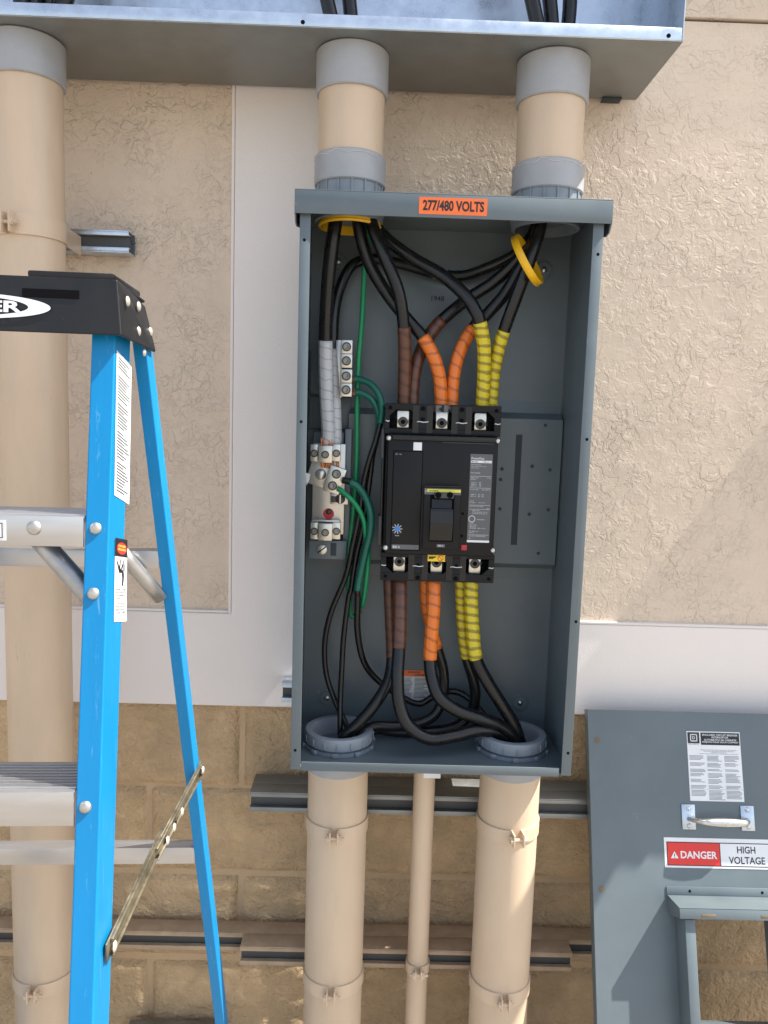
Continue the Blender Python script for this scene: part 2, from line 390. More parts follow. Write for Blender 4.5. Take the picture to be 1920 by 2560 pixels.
# split-face concrete blocks: each block its own rough face, joints recessed
m = MB(); m.box(XL, XR, WALL+.0245, WALL+.25, 0, zB-.001); m.build('mortar_bed', 'mortar_paint', wall)
m = MB(); m.box(XL, XR, WALL+.06, WALL+.25, zB, ZTOP+.1); m.build('wall_core', 'mortar_paint', wall)
bmesh_list = []
for var in range(6):
    bm_ = MB(); nx, nz = 36, 18; w, h = .397, .195
    rnd = random.Random(var+3)
    import mathutils
    seed = Vector((rnd.random()*50, rnd.random()*50, rnd.random()*50))
    vs = []
    for j in range(nz+1):
        for i in range(nx+1):
            x, z = -w/2+w*i/nx, -h/2+h*j/nz
            e = min(i, nx-i, j*1.0, nz-j)
            k = min(1, e/1.5)
            d = mathutils.noise.fractal(Vector((x*16, 0, z*16))+seed, .8, 2.1, 4)*.0036 + mathutils.noise.noise(Vector((x*34, 9, z*34))+seed)*.0022 + mathutils.noise.noise(Vector((x*5, 3, z*6))+seed)*.0016
            vs.append((x, .006*(1-k)-k*(.004+d) if e > 0 else .0115, z))
    fs = [(j*(nx+1)+i, j*(nx+1)+i+1, (j+1)*(nx+1)+i+1, (j+1)*(nx+1)+i) for j in range(nz) for i in range(nx)]
    bm_.add(vs, fs, True); me = bm_.mesh('block', Vector((0, 0, 0))); me.materials.append(M_['block_paint']); bmesh_list.append(me)
rows = [(.842, -.265), (.648, -.463), (.448, -.265), (.247, -.463), (.05, -.265)]
k = 0
for zc, xj in rows:
    x = xj-.4*3+.2
    while x < 1.9:
        o = bpy.data.objects.new('block', bmesh_list[(k*5+int(k/3)) % 6]); link(o, wall)
        o.location = (x-origin(wall).x, (WALL+.018)-origin(wall).y, zc-origin(wall).z); x += .4; k += 1

# ------------------------------------------------------------------ strut channels
def strut(name, label, x0, x1, yf, zc, mt, deep=1, h=.041, slots=0, group=None, cat='strut channel', openz=.0215):
    """horizontal strut channel(s), open side towards the viewer; deep=2 is two welded back to back"""
    t = thing(name, label, cat, ((x0+x1)/2, yf, zc), group)
    d = .041; th = .0025
    for k in range(deep):
        y0 = yf + k*d; y1 = y0+d-.0006
        m = MB()
        if k == 0: prof_open = True
        else: prof_open = False
        z0, z1 = zc-h/2, zc+h/2
        m.box(x0, x1, y0, y1, z1-th, z1, .0007); m.box(x0, x1, y0, y1, z0, z0+th, .0007)
        if k == 0 and deep == 1: m.box(x0, x1, y1-th, y1, z0+th, z1-th)
        if k == 0:
            lip = (h-openz)/2
            m.box(x0, x1, y0-.0004, y0+th, z1-lip, z1-th, .0007); m.box(x0, x1, y0-.0004, y0+th, z0+th, z0+lip, .0007)
            m.box(x0, x1, y0+th, y0+.009, z1-lip, z1-lip+th); m.box(x0, x1, y0+th, y0+.009, z0+lip-th, z0+lip)
            if deep > 1: m.box(x0, x1, y1-th, y1, z0+th, z1-th)
        else:
            m.box(x0, x1, y1-th, y1, z0+th, z1-th)
        m.build('channel', mt, t)
        if k == 0: MB().box(x0+.001, x1-.001, y0+.011, y0+.013, zc-h/2+th+.0003, zc+h/2-th-.0003).build('slot_shade_plate', 'strut_slot_shade', t)  # added dark plate behind the lips, slot shade put into its colour
    return t
zs = at(700, 1937, 1.553).z-.0205
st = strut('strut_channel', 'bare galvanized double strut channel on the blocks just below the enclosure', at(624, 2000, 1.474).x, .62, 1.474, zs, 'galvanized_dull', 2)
# painted struts lower down
zs2 = at(700, 2306, 1.553).z-.0205
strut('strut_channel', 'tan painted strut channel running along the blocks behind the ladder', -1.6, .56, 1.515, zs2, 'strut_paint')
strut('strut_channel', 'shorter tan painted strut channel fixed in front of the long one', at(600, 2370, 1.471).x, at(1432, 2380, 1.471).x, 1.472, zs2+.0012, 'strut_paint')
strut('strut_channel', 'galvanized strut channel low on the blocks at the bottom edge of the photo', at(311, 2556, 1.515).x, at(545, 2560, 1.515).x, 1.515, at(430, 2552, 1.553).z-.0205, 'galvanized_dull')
# short strut of the tall left conduit
xs0, xs1 = at(150, 600, 1.515).x-.16, at(322, 600, 1.515).x
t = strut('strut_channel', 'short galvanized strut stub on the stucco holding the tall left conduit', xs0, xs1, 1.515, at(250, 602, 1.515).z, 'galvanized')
p = at(212, 605, 1.552)
MB().cyl(p, p+Vector((0, -.002, 0)), .0095).build('washer', 'zinc_screw', t)
MB().dome(p+Vector((0, -.002, 0)), (0, -1, 0), .006, .004).build('screw', 'zinc_screw', t)
p = at(283, 611, 1.5525)
m = MB(); m.box(p.x-.010, p.x+.010, p.y-.0012, p.y+.001, p.z-.006, p.z+.006, .0055, seg=4); m.build('slot', 'dark_hole', t)
zbk = at(716, 1732, 1.515).z
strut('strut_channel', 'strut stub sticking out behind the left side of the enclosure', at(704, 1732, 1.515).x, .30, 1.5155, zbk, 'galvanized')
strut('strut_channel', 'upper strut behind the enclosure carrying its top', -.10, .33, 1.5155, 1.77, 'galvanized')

# ------------------------------------------------------------------ the wireway above
GF, GB, GX, GZ = 1.322, 1.549, .482, 2.1615
gut = thing('wireway', 'open galvanized wireway trough across the top of the photo', 'wireway', (-.3, GB, GZ))
TH = .002; GL, GTOP = -1.35, 3.05
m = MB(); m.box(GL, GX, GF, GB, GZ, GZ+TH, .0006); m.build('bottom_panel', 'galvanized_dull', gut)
m = MB(); m.box(GL, GX-.0025, GF, GF+TH, GZ+TH, GZ+.0215, .0006); m.box(GL, GX-.0025, GF+TH, GF+.012, GZ+.0195, GZ+.0215, .0005); lip = m.build('front_lip', 'galvanized', gut)
m = MB(); m.box(GL, GX-TH, GB-TH, GB, GZ+TH, GTOP); m.build('back_panel', 'galvanized', gut)
m = MB(); m.box(GX-TH, GX, GF-.0004, GB, GZ+TH+.0004, GTOP, .0005); m.build('end_panel', 'galvanized', gut)
m = MB(); m.box(GL, GX, GF, GB, GTOP+.001, GTOP+.003); m.build('top_panel', 'galvanized', gut)
m = MB(); m.box(at(1504, 252, GB).x, at(1550, 252, GB).x, GB-.012, GB+.008, GZ-.0045, GZ-.0006, .0005); m.build('mounting_tab', 'slot_dark', gut)
for px, py in ((757, 55), (1672, 89)):
    p = at(px, py, GF-.0006); MB().cyl(p, p+Vector((0, .0004, 0)), .0035, seg=12).build('screw_hole', 'dark_hole', lip)

# ------------------------------------------------------------------ conduits
R4 = .0572; RC = .0625; CY = 1.41
def ring_pipe(mb, x, y, prof, seg=48, caps=(True, True)):
    mb.lathe((x, y, 0), (x, y, 1), prof, seg, *caps)
def coupling(root, x, y, z0, z1, name='coupling', r=RC, mt='pvc_grey', seg=48):
    m = MB(); ring_pipe(m, x, y, [(z0, R4), (z0, r-.002), (z0+.002, r), (z1-.002, r), (z1, r-.002), (z1, R4)], seg, (False, False)); return m.build(name, mt, root)
def glue(root, x, y, z, r):
    m = MB(); pts = []
    for k in range(49):
        a = math.pi*2*k/48; zz = z-.006+.004*math.sin(a*9)*abs(math.sin(a*2.3+1)); pts.append(Vector((x+r*math.cos(a), y+r*math.sin(a), zz)))
    m.tube(pts, .0007, 5); return m.build('glue_line', 'glue_line', root)
def threaded(root, x, y, z0, z1):
    m = MB(); r = .0585
    ring_pipe(m, x, y, [(z0, r), (z1, r)], 40)
    a = m.build('adapter', 'fitting_blue_grey', root)
    m = MB()
    for k in range(16):
        an = math.pi*2*k/16+.1; Mx = Matrix.Translation((x, y, 0)) @ Matrix.Rotation(an, 4, 'Z')
        m.box(r-.001, r+.0022, -.0016, .0016, z0, z1, .0006, Mx)
    m.build('rib', 'fitting_blue_grey', a)
def bushing_inside(root, x, y, zf, up=True):
    """locknut and rim bushing on the inside of the enclosure floor"""
    m = MB(); ring_pipe(m, x, y, [(zf, .058), (zf, .0665), (zf+.006, .0665), (zf+.006, .058)], 48, (False, False))
    for k in range(10):
        an = math.pi*2*k/10+.25; m.box(.064, .0705, -.005, .005, zf, zf+.0075, .0008, Matrix.Translation((x, y, 0)) @ Matrix.Rotation(an, 4, 'Z'))
    m.build('locknut', 'fitting_blue_grey', root)
    m = MB(); ring_pipe(m, x, y, [(zf+.0062, .058), (zf+.010, .058), (zf+.0105, .0645), (zf+.029, .0645), (zf+.031, .0635), (zf+.032, .060), (zf+.031, .0515), (zf+.028, .0505), (zf-.06, .0505)], 56, (False, False))
    for k in range(16):
        an = math.pi*2*k/16; m.box(.0635, .0664, -.0022, .0022, zf+.012, zf+.0255, .0012, Matrix.Translation((x, y, 0)) @ Matrix.Rotation(an, 4, 'Z'))
    return m.build('bushing', 'fitting_grey', root)
mat('fitting_grey', (.24, .265, .295), .45, var=.08, vscale=25, bump=.15, bscale=260, bdist=.0005)
BZ0 = .9203
HZ0, HZ1 = 1.8652, 1.9032
# tall left conduit
c0 = thing('conduit', 'tall thick tan painted conduit at the left edge behind the ladder', 'conduit', (-.6165, CY, 0))
m = MB(); ring_pipe(m, -.6165, CY, [(0.001, R4), (GZ-.03, R4)], 48); m.build('pipe', 'conduit_paint', c0)
coupling(c0, -.6165, CY, at(70, 174, CY-RC).z, GZ-.0006)
# two short ones between wireway and enclosure
for (x, lab, py0, pyc, pyb) in ((-.0567, 'short tan conduit between wireway and enclosure, the left one', 205, 366, 447), (.2915, 'short tan conduit between wireway and enclosure, the right one', 227, 389, 467)):
    c = thing('conduit', lab, 'conduit', (x, CY, HZ1))
    px = 876 if x < 0 else 1378
    za = at(px, py0, CY-RC).z; zb = at(px, pyc, CY-RC).z; zc = at(px, pyb-4, CY-RC).z
    m = MB(); ring_pipe(m, x, CY, [(zc, R4), (GZ-.004, R4)], 48); m.build('pipe', 'conduit_paint_new', c) if 'conduit_paint_new' in M_ else m.build('pipe', 'conduit_paint', c)
    coupling(c, x, CY, za, GZ-.0006)
    coupling(c, x, CY, zc, zb); glue(c, x, CY, zb, RC+.0003)
    threaded(c, x, CY, HZ1+.0005, zc)
    # rim inside under the top panel
    m = MB(); ring_pipe(m, x, CY, [(HZ1-.003, .062), (HZ1-.010, .062), (HZ1-.012, .060), (HZ1-.022, .060), (HZ1-.023, .053), (HZ1-.003, .052)], 44, (False, False)); m.build('locknut', 'fitting_blue_grey', c)
# lower ones
for (x, lab) in ((-.0515, 'thick tan conduit rising into the enclosure floor at left'), (.2785, 'thick tan conduit rising into the enclosure floor at right')):
    c = thing('conduit', lab, 'conduit', (x, CY, 0))
    zsk = at(847, 1953, CY-RC).z if x < 0 else at(1276, 1962, CY-RC).z
    m = MB(); ring_pipe(m, x, CY, [(.001, R4), (BZ0-.022, R4), (BZ0-.0215, R4-.0015)], 48); m.build('pipe', 'conduit_paint', c)
    m = MB(); ring_pipe(m, x, CY, [(zsk, R4+.0004), (zsk+.002, RC-.002), (BZ0-.0006, RC-.0005)], 48, (False, False)); m.build('adapter', 'pvc_grey', c)
    bushing_inside(c, x, CY, BZ0+.0025)
c = thing('conduit', 'thin tan conduit between the two thick ones under the enclosure', 'conduit', (.1135, 1.445, 0))
m = MB(); ring_pipe(m, .1135+.003, 1.435, [(.001, .0210), (BZ0-.0006, .0210)], 32); m.build('pipe', 'conduit_paint', c)

# ------------------------------------------------------------------ conduit clamps: two half straps, ears and a bolt
def clamp(label, x, y, z, r, mt='conduit_paint', a0=-90, w=.026, yb=1.474, gap=.011, group=None, earlen=.017, flat=False):
    t = thing('conduit_clamp', label, 'clamp', (x, y, z), group)
    th = .003; ro = r+th; base = math.radians(a0)
    for s in (-1, 1):
        m = MB(); prof = []
        ga = gap/2/ro
        n = 22; a1 = base+s*ga; a2 = base+s*math.radians(128)
        for i in range(n+1):
            a = a1+(a2-a1)*i/n; prof.append((Vector((math.cos(a), math.sin(a), 0)), None))
        pi_ = [(Vector((x, y, 0))+p*(r+.0003), Vector((x, y, 0))+p*ro) for p, _ in prof]
        end = Vector((x+s*r*.86, yb, 0)); pi_.append((end-Vector((s*th, 0, 0)), end))
        vs = []; fs = []
        for a, b in pi_:
            for q in (a, b):
                vs.append(Vector((q.x, q.y, z-w/2))); vs.append(Vector((q.x, q.y, z+w/2)))
        for i in range(len(pi_)-1):
            o = i*4; fs += [(o, o+4, o+5, o+1), (o+2, o+3, o+7, o+6), (o, o+2, o+6, o+4), (o+1, o+5, o+7, o+3)]
        fs += [(0, 1, 3, 2)]; m.add(vs, fs, True); st_ = m.build('strap', mt, t)
        # ear pointing towards the viewer
        d = Vector((math.cos(base), math.sin(base), 0)); tn = Vector((-d.y, d.x, 0))*s
        c0_ = Vector((x, y, z)) + d*(ro-.001) + tn*(gap/2)
        Mx = Matrix(((tn.x, d.x, 0, c0_.x), (tn.y, d.y, 0, c0_.y), (0, 0, 1, c0_.z), (0, 0, 0, 1)))
        m = MB(); m.box(0, th, 0, earlen, -w/2, w/2, .0009, Mx); m.build('ear', mt, st_)
    d = Vector((math.cos(base), math.sin(base), 0)); tn = Vector((-d.y, d.x, 0)); c0_ = Vector((x, y, z))+d*(ro+earlen*.55)
    m = MB(); m.cyl(c0_-tn*.016, c0_+tn*.019, .0032, seg=10); m.build('bolt', mt, t)
    m = MB(); m.cyl(c0_-tn*(gap/2+.0075), c0_-tn*(gap/2+.0025), .0068, seg=6); m.build('nut', mt, t)
    m = MB(); m.cyl(c0_+tn*(gap/2+.0025), c0_+tn*(gap/2+.0072), .0068, seg=6); m.build('bolt_head', mt, t)
    return t
zc_ = lambda px, py, r: at(px, py, CY-r).z
clamp('tan clamp round the tall left conduit beside the strut stub', -.6165, CY, zc_(30, 555, R4)-.002, R4, a0=-98, w=.034, yb=1.514)
clamp('tan clamp low on the tall left conduit behind the blue ladder', -.6165, CY, zc_(78, 2478, R4), R4, a0=-88, yb=1.514)
clamp('upper of two tan clamps on the left conduit below the enclosure', -.0515, CY, zc_(840, 2088, R4), R4, a0=-92)
clamp('lower of two tan clamps on the left conduit below the enclosure', -.0515, CY, zc_(826, 2482, R4), R4, a0=-91)
clamp('upper of two tan clamps on the right conduit, half in sunlight', .2785, CY, zc_(1282, 2092, R4), R4, a0=-83, gap=.016)
clamp('lower of two tan clamps on the right conduit below the enclosure', .2785, CY, zc_(1265, 2500, R4), R4, a0=-90)
clamp('small tan clamp on the thin middle conduit', .1165, 1.435, at(1040, 2428, 1.414).z, .021, w=.020, gap=.008, earlen=.015)

# ------------------------------------------------------------------ the enclosure
BX0, BX1, BF, BB = -.1321, .3654, 1.300, 1.514
enc = thing('enclosure', 'open grey electrical enclosure with wide hood and orange voltage label', 'enclosure', ((BX0+BX1)/2, BB, BZ0))
T = .002
m = MB(); m.box(BX0+T, BX1-T, BB-T, BB, BZ0+T, HZ1-.004); m.build('back_panel', 'enclosure_paint', enc)
for x0, x1 in ((BX0, BX0+T), (BX1-T, BX1)):
    m = MB(); m.box(x0, x1, BF+T, BB, BZ0, HZ1-.004); m.build('side_panel', 'enclosure_paint', enc)
FW = .0176
for x0, x1, nx in ((BX0, BX0+FW, BX0+FW*.45), (BX1-FW, BX1, BX1-FW*.42)):
    m = MB(); m.box(x0, x1, BF, BF+T, BZ0-.0005, HZ0+.006, .0007)
    m.box(x0 if x0 == BX0 else x1-T, x0+T if x0 == BX0 else x1, BF+T, BF+.014, BZ0-.0005, HZ0+.006)
    fl = m.build('front_flange', 'enclosure_paint', enc)
    for z in (.962, 1.20, 1.515, 1.818) if x0 > 0 else (.955, 1.53, 1.825):
        MB().cyl((nx, BF-.0003, z), (nx, BF+.0003, z), .0026, seg=12).build('screw_hole', 'dark_hole', fl)
m = MB(); m.box(BX0+T, BX1-T, BF+.004, BB-T, BZ0, BZ0+T); m.build('floor_panel', 'enclosure_paint', enc)
m = MB(); m.box(BX0+FW+.0012, BX1-FW-.0035, BF+.0005, BF+.0025, BZ0-.003, BZ0+.0135, .0007); m.box(BX0+FW+.0012, BX1-FW-.0035, BF+.0025, BF+.010, BZ0-.003, BZ0-.001); m.build('bottom_lip', 'enclosure_paint', enc)
m = MB(); m.box(BX0+T, BX1-T, BF+.010, BB-T, HZ1-.0055, HZ1-.0035); m.build('top_panel', 'enclosure_paint', enc)
# hood
H0, H1 = -.1404, .3763; HF = 1.292
m = MB(); m.box(H0, H1, HF, HF+T, HZ0, HZ1-T, .0007); m.box(H0, H1, HF+.0003, BB, HZ1-T, HZ1, .0007)
for x0, x1 in ((H0, H0+T), (H1-T, H1)):
    m.prism([(x0, HF+T, HZ0), (x0, HF+T, HZ1-T), (x0, BB, HZ1-T), (x0, BB, HZ1-.012), (x0, HF+.03, HZ0-.014), (x0, HF+.012, HZ0-.012)], (x1-x0, 0, 0))
hood = m.build('hood', 'enclosure_paint', enc)
MB().dome((.155, HF+.02, HZ1), (0, 0, 1), .006, .004).build('screw', 'zinc_screw', hood)

LY = HF-.0006; m = MB()
x0, x1, z0, z1 = prect(Z4(647, 108), Z4(984, 192), LY)
m.box(x0, x1, LY, HF-.0001, z0, z1); vl = m.build('voltage_label', 'label_orange', enc, label='orange voltage label reading 277/480 VOLTS')
m = MB(); text_into(m, '277/480 VOLTS', Vector((0, LY-.0004, 0)), EX, EZ, x0+(x1-x0)*.055, x1-(x1-x0)*.045, z0+(z1-z0)*.2, z1-(z1-z0)*.17, .034); m.build('lettering', 'print_black', vl)
m = MB(); ptext(m, '1948', Z4(708, 592), Z4(772, 618), BB-T-.0005, .02); m.build('lettering', 'print_black', enc)
# small bonding tab under the lip
m = MB(); x0, x1, z0, z1 = prect((1057, 1934), (1100, 1952), BF+.02); m.box(x0, x1, BF+.012, BF+.03, BZ0-.0052, BZ0-.0032, .0008); m.box(x0, x1, BF+.010, BF+.012, BZ0-.016, BZ0-.0032, .0008)
m.build('lower_tab', 'galvanized', enc)
# raised pan that carries the breaker
PY = 1.486
x0, x1, z0, z1 = prect((868, 1042), (1398, 1405), PY)
m = MB(); m.prism([(x0, PY, z0), (x0, PY, z1), (x0, BB-T-.004, z1+.012), (x0, BB-T-.0005, z1+.034), (x0, BB-T-.0005, z0-.034), (x0, BB-T-.004, z0-.012)], (x1-x0, 0, 0))
pan = m.build('mounting_pan', 'enclosure_paint', enc)
m = MB(); pbox(m, Z5(1114, 250), Z5(1144, 795), PY-.0012, PY-.0003, 0); m.build('slot', 'slot_dark', pan)
m = MB()
for zx, zy in ((1271, 204), (1206, 406), (1294, 424), (1057, 419), (1050, 472), (1285, 621), (1191, 643), (1046, 617), (1236, 836)):
    p = at(*Z5(zx, zy), PY-.0005); MB().lathe(p, p+Vector((0, -.002, 0)), [(0, .0034), (.0006, .0033), (.0007, .002)], 12).build('pan_hole', 'slot_dark', pan)
for zx, zy, f_ in ((250, 425, Z4), (1262, 465, Z4), (245, 712, Z6), (1243, 738, Z6)):
    p = at(*f_(zx, zy), BB-T-.0003)
    w_ = MB().lathe(p, p+Vector((0, -1, 0)), [(0, .0185), (.0008, .0180), (.001, .0150), (.0010, .0148), (.003, .0140), (.0032, .006)], 28).build('washer', 'enclosure_paint', enc)
    MB().dome(p+Vector((0, -.003, 0)), (0, -1, 0), .0062, .0045).build('screw', 'zinc_screw', w_)
# left stack of brackets behind the ground and neutral bars
m = MB(); pbox(m, ZL(135, 210), ZL(370, 610), 1.492, BB-T-.0005, .001); pbox(m, ZL(125, 640), ZL(500, 930), 1.500, BB-T-.0005, .001); m.build('bracket', 'enclosure_paint', enc)
m = MB(); pbox(m, ZL(120, 1960), ZL(465, 2130), 1.455, 1.475, .001); pbox(m, ZL(440, 930), ZL(500, 2100), 1.466, 1.480, .001); pbox(m, ZL(150, 960), ZL(430, 2050), 1.476, 1.508, .001)
br = m.build('bracket', 'enclosure_paint', enc)
p = at(*ZL(240, 2040), 1.4548); MB().dome(p, (0, -1, 0), .0105, .005).build('screw', 'aluminium_lug', br)
m = MB(); m.box(p.x-.009, p.x+.009, p.y-.0058, p.y-.0038, p.z-.0011, p.z+.0011, 0, Matrix.Translation(p) @ Matrix.Rotation(math.radians(-38), 4, 'Y') @ Matrix.Translation(-p)); m.build('screw_slot', 'dark_hole', br)
p = at(*ZL(345, 2040), 1.4545); m = MB(); m.box(p.x-.0055, p.x+.0055, 1.4543, 1.4552, p.z-.0125, p.z+.0125, .005, seg=4); m.build('slot', 'slot_dark', br)
# warning label at the bottom of the back panel
x0, x1, z0, z1 = prect((1008, 1676), (1078, 1752), BB-T-.0008)
yb = BB-T-.0008
m = MB(); m.add([(x0, yb, z0+.012), (x0+.014, yb, z0), (x1-.016, yb, z0), (x1, yb, z0+.012), (x1, yb, z1), (x0, yb, z1)], [(0, 1, 2, 3, 4, 5)]); wl = m.build('warning_label', 'label_white', enc, label='white and orange warning sticker on the back panel')
m = MB(); m.add([(x0, yb-.0003, z1-.013), (x1, yb-.0003, z1-.013), (x1, yb-.0003, z1), (x0, yb-.0003, z1)], [(0, 1, 2, 3)]); m.build('label_header', 'label_orange', wl)
m = MB(); text_into(m, 'WARNING', Vector((0, yb-.0006, 0)), EX, EZ, x0+.008, x0+.034, z1-.0058, z1-.0018, .02)
text_into(m, 'AVERTISSEMENT', Vector((0, yb-.0006, 0)), EX, EZ, x0+.022, x1-.002, z1-.0112, z1-.0076, .02)
for i in range(16):
    z = z1-.016-i*.0027
    for a, b in ((x0+.002, x0+.019), (x0+.0225, x1-.004)):
        b2 = b-(b-a)*.4*random.random()
        m.add([(a, yb-.0004, z-.0005), (b2, yb-.0004, z-.0005), (b2, yb-.0004, z+.0005), (a, yb-.0004, z+.0005)], [(0, 1, 2, 3)])
m.build('print', 'print_black', wl)

# ------------------------------------------------------------------ yellow bushings
def bushing_ring(label, C_, nrm, r, h):
    C_ = Vector(C_); nrm = Vector(nrm).normalized(); m = MB()
    m.lathe(C_, C_+nrm, [(0, r-.0035), (0, r), (.003, r+.0015), (.004, r), (h-.002, r+.0006), (h, r-.0005), (h, r-.0028), (.002, r-.0038), (0, r-.0035)], 48, False, False)
    return tag(m.build('bushing_ring', 'yellow_plastic', None, C_), label, 'bushing', 'yellow bushings at the top of the enclosure')
bushing_ring('yellow plastic bushing seated in the top left conduit opening', at(*Z4(304, 258), CY), (0, 0, 1), .0545, .016)
bushing_ring('loose tilted yellow plastic bushing hanging round the right cable bundle', at(*Z4(1166, 425), 1.385), (.86, -.42, .50), .0475, .013)

# ------------------------------------------------------------------ cables
RCB = .0106
def cable(label, pts, r=RCB, segs=None, group=None, jacket='cable_black', tape=None, cut=None, tail=None, name='cable', seg=16, n=9, marker=None):
    """pts: (px, py, Y). tape: (material, from index, to index) on the control points"""
    P = [at(a, b, c) for a, b, c in pts]; S = spline(P, n)
    t = thing(name, label, 'cable', tuple(P[-1]), group)
    m = MB(); m.tube(S, r, seg); m.build('jacket', jacket, t)
    if marker:
        q = S[int(marker[0]*n):int(marker[1]*n)+2]; m = MB(); m.tube(q, r+.0006, seg); m.build('marker_sleeve', 'marker_cream', t)
    if tape:
        mt, i0, i1 = tape; q = S[int(i0*n):int(i1*n)+1]; L = len(q)
        rr = [r+.0008+.0002*random.random() for i in range(L)]; rr[0] = rr[-1] = r+.0005
        m = MB(); m.tube(q, rr, seg); m.build('tape_wrap' if mt.startswith('tape') else 'sleeve', mt, t)
    return t
def z(f, *a): return [(*f(x, y), d) for x, y, d in a]
# top: neutrals
cable('white taped black cable dropping from the left bushing to the neutral lug', z(Z4, (245, 120, 1.40), (232, 240, 1.395), (205, 450, 1.40), (190, 650, 1.415), (185, 812, 1.43), (187, 1000, 1.44), (193, 1150, 1.445), (200, 1290, 1.448))+z(Z5, (186, 285, 1.45)), tape=('tape_white', 4, 8), r=.0122)
cable('black cable sweeping from the right conduit behind the others, white taped at left', z(Z4, (1250, 120, 1.44), (1215, 270, 1.445), (1120, 385, 1.455), (980, 455, 1.47), (860, 492, 1.485), (720, 480, 1.492), (560, 435, 1.492), (420, 410, 1.485), (320, 440, 1.475), (262, 540, 1.468), (230, 680, 1.462), (223, 856, 1.46), (230, 1000, 1.458), (236, 1150, 1.457), (238, 1290, 1.457))+z(Z5, (236, 285, 1.458)), tape=('tape_white', 11, 15), r=.0098, marker=(4.62, 4.98))
# phases from the left conduit
cable('upper brown taped cable from the left conduit, the front one', z(Z4, (395, 120, 1.385), (415, 240, 1.38), (478, 400, 1.375), (545, 570, 1.378), (572, 745, 1.39), (577, 900, 1.405), (574, 1040, 1.415), (572, 1150, 1.42)), tape=('tape_brown', 4, 7), r=.0112)
cable('upper orange taped cable from the left conduit', z(Z4, (340, 120, 1.40), (352, 260, 1.40), (400, 430, 1.405), (495, 590, 1.41), (600, 720, 1.41), (665, 795, 1.41), (722, 900, 1.412), (750, 1010, 1.418), (757, 1150, 1.42)), tape=('tape_orange', 5, 8), r=.0112)
cable('upper yellow taped cable arching over from the left conduit', z(Z4, (440, 120, 1.42), (430, 230, 1.42), (490, 315, 1.42), (620, 410, 1.415), (760, 490, 1.40), (870, 585, 1.385), (925, 665, 1.38), (947, 722, 1.382), (968, 850, 1.395), (967, 1000, 1.41), (957, 1160, 1.42)), tape=('tape_yellow', 7, 10), r=.0116)
# phases from the right conduit
cable('upper brown taped cable slanting down from the right conduit', z(Z4, (1225, 120, 1.40), (1225, 260, 1.41), (1150, 395, 1.425), (1020, 520, 1.44), (890, 605, 1.445), (760, 712, 1.445), (690, 800, 1.44), (640, 910, 1.43), (618, 1020, 1.43), (612, 1160, 1.43)), tape=('tape_brown', 5, 9), r=.0112)
cable('upper orange taped cable slanting down from the right conduit', z(Z4, (1250, 120, 1.41), (1240, 270, 1.405), (1165, 420, 1.41), (1080, 570, 1.42), (990, 675, 1.425), (915, 750, 1.428), (852, 860, 1.428), (818, 990, 1.428), (806, 1160, 1.428)), tape=('tape_orange', 5, 8), r=.0110)
cable('upper yellow taped cable falling steeply from the right conduit', z(Z4, (1270, 120, 1.385), (1240, 270, 1.380), (1192, 420, 1.378), (1130, 590, 1.385), (1066, 765, 1.40), (1033, 880, 1.415), (1012, 1000, 1.425), (1000, 1160, 1.43)), tape=('tape_yellow', 4, 7), r=.0112)
# bottom phases
cable('lower brown taped cable looping forward to the right floor conduit', z(Z6, (622, 80, 1.42), (622, 200, 1.405), (621, 330, 1.395), (617, 458, 1.385), (609, 600, 1.37), (618, 740, 1.36), (665, 855, 1.355), (770, 925, 1.355), (900, 912, 1.365), (1030, 882, 1.38), (1140, 900, 1.395), (1200, 980, 1.40)), tape=('tape_brown', 0, 3), r=.0122)
cable('lower brown taped cable behind, bending to the left floor conduit', z(Z6, (566, 80, 1.44), (570, 200, 1.435), (576, 340, 1.43), (581, 505, 1.425), (560, 630, 1.41), (490, 750, 1.395), (405, 850, 1.39), (330, 920, 1.39), (300, 1000, 1.39)), tape=('tape_brown', 0, 3), r=.0108)
cable('lower orange taped cable in front, bending right to the floor conduit', z(Z6, (797, 80, 1.42), (796, 220, 1.405), (787, 370, 1.40), (778, 517, 1.395), (790, 620, 1.385), (830, 715, 1.375), (930, 785, 1.375), (1050, 825, 1.38), (1150, 865, 1.39), (1215, 930, 1.395), (1240, 1010, 1.395)), tape=('tape_orange', 0, 3), r=.0122)
cable('lower orange taped cable behind, curling left along the floor', z(Z6, (752, 80, 1.44), (755, 220, 1.44), (780, 340, 1.44), (815, 456, 1.445), (846, 570, 1.45), (848, 680, 1.45), (815, 785, 1.445), (740, 840, 1.44), (610, 862, 1.43), (490, 862, 1.42), (420, 900, 1.415), (380, 980, 1.41)), tape=('tape_orange', 0, 3), r=.0100)
cable('lower yellow taped cable in front, slanting into the right floor conduit', z(Z6, (993, 80, 1.42), (992, 220, 1.415), (1000, 370, 1.41), (1017, 512, 1.405), (1075, 630, 1.405), (1150, 750, 1.405), (1215, 860, 1.405), (1250, 970, 1.405)), tape=('tape_yellow', 0, 3), r=.0122)
cable('lower yellow taped cable behind, turning left along the floor', z(Z6, (938, 80, 1.44), (940, 220, 1.44), (950, 370, 1.44), (968, 506, 1.44), (1002, 620, 1.445), (1012, 715, 1.45), (985, 800, 1.455), (900, 868, 1.45), (760, 890, 1.445), (610, 890, 1.44), (490, 880, 1.43), (400, 960, 1.42)), tape=('tape_yellow', 0, 3), r=.0104)
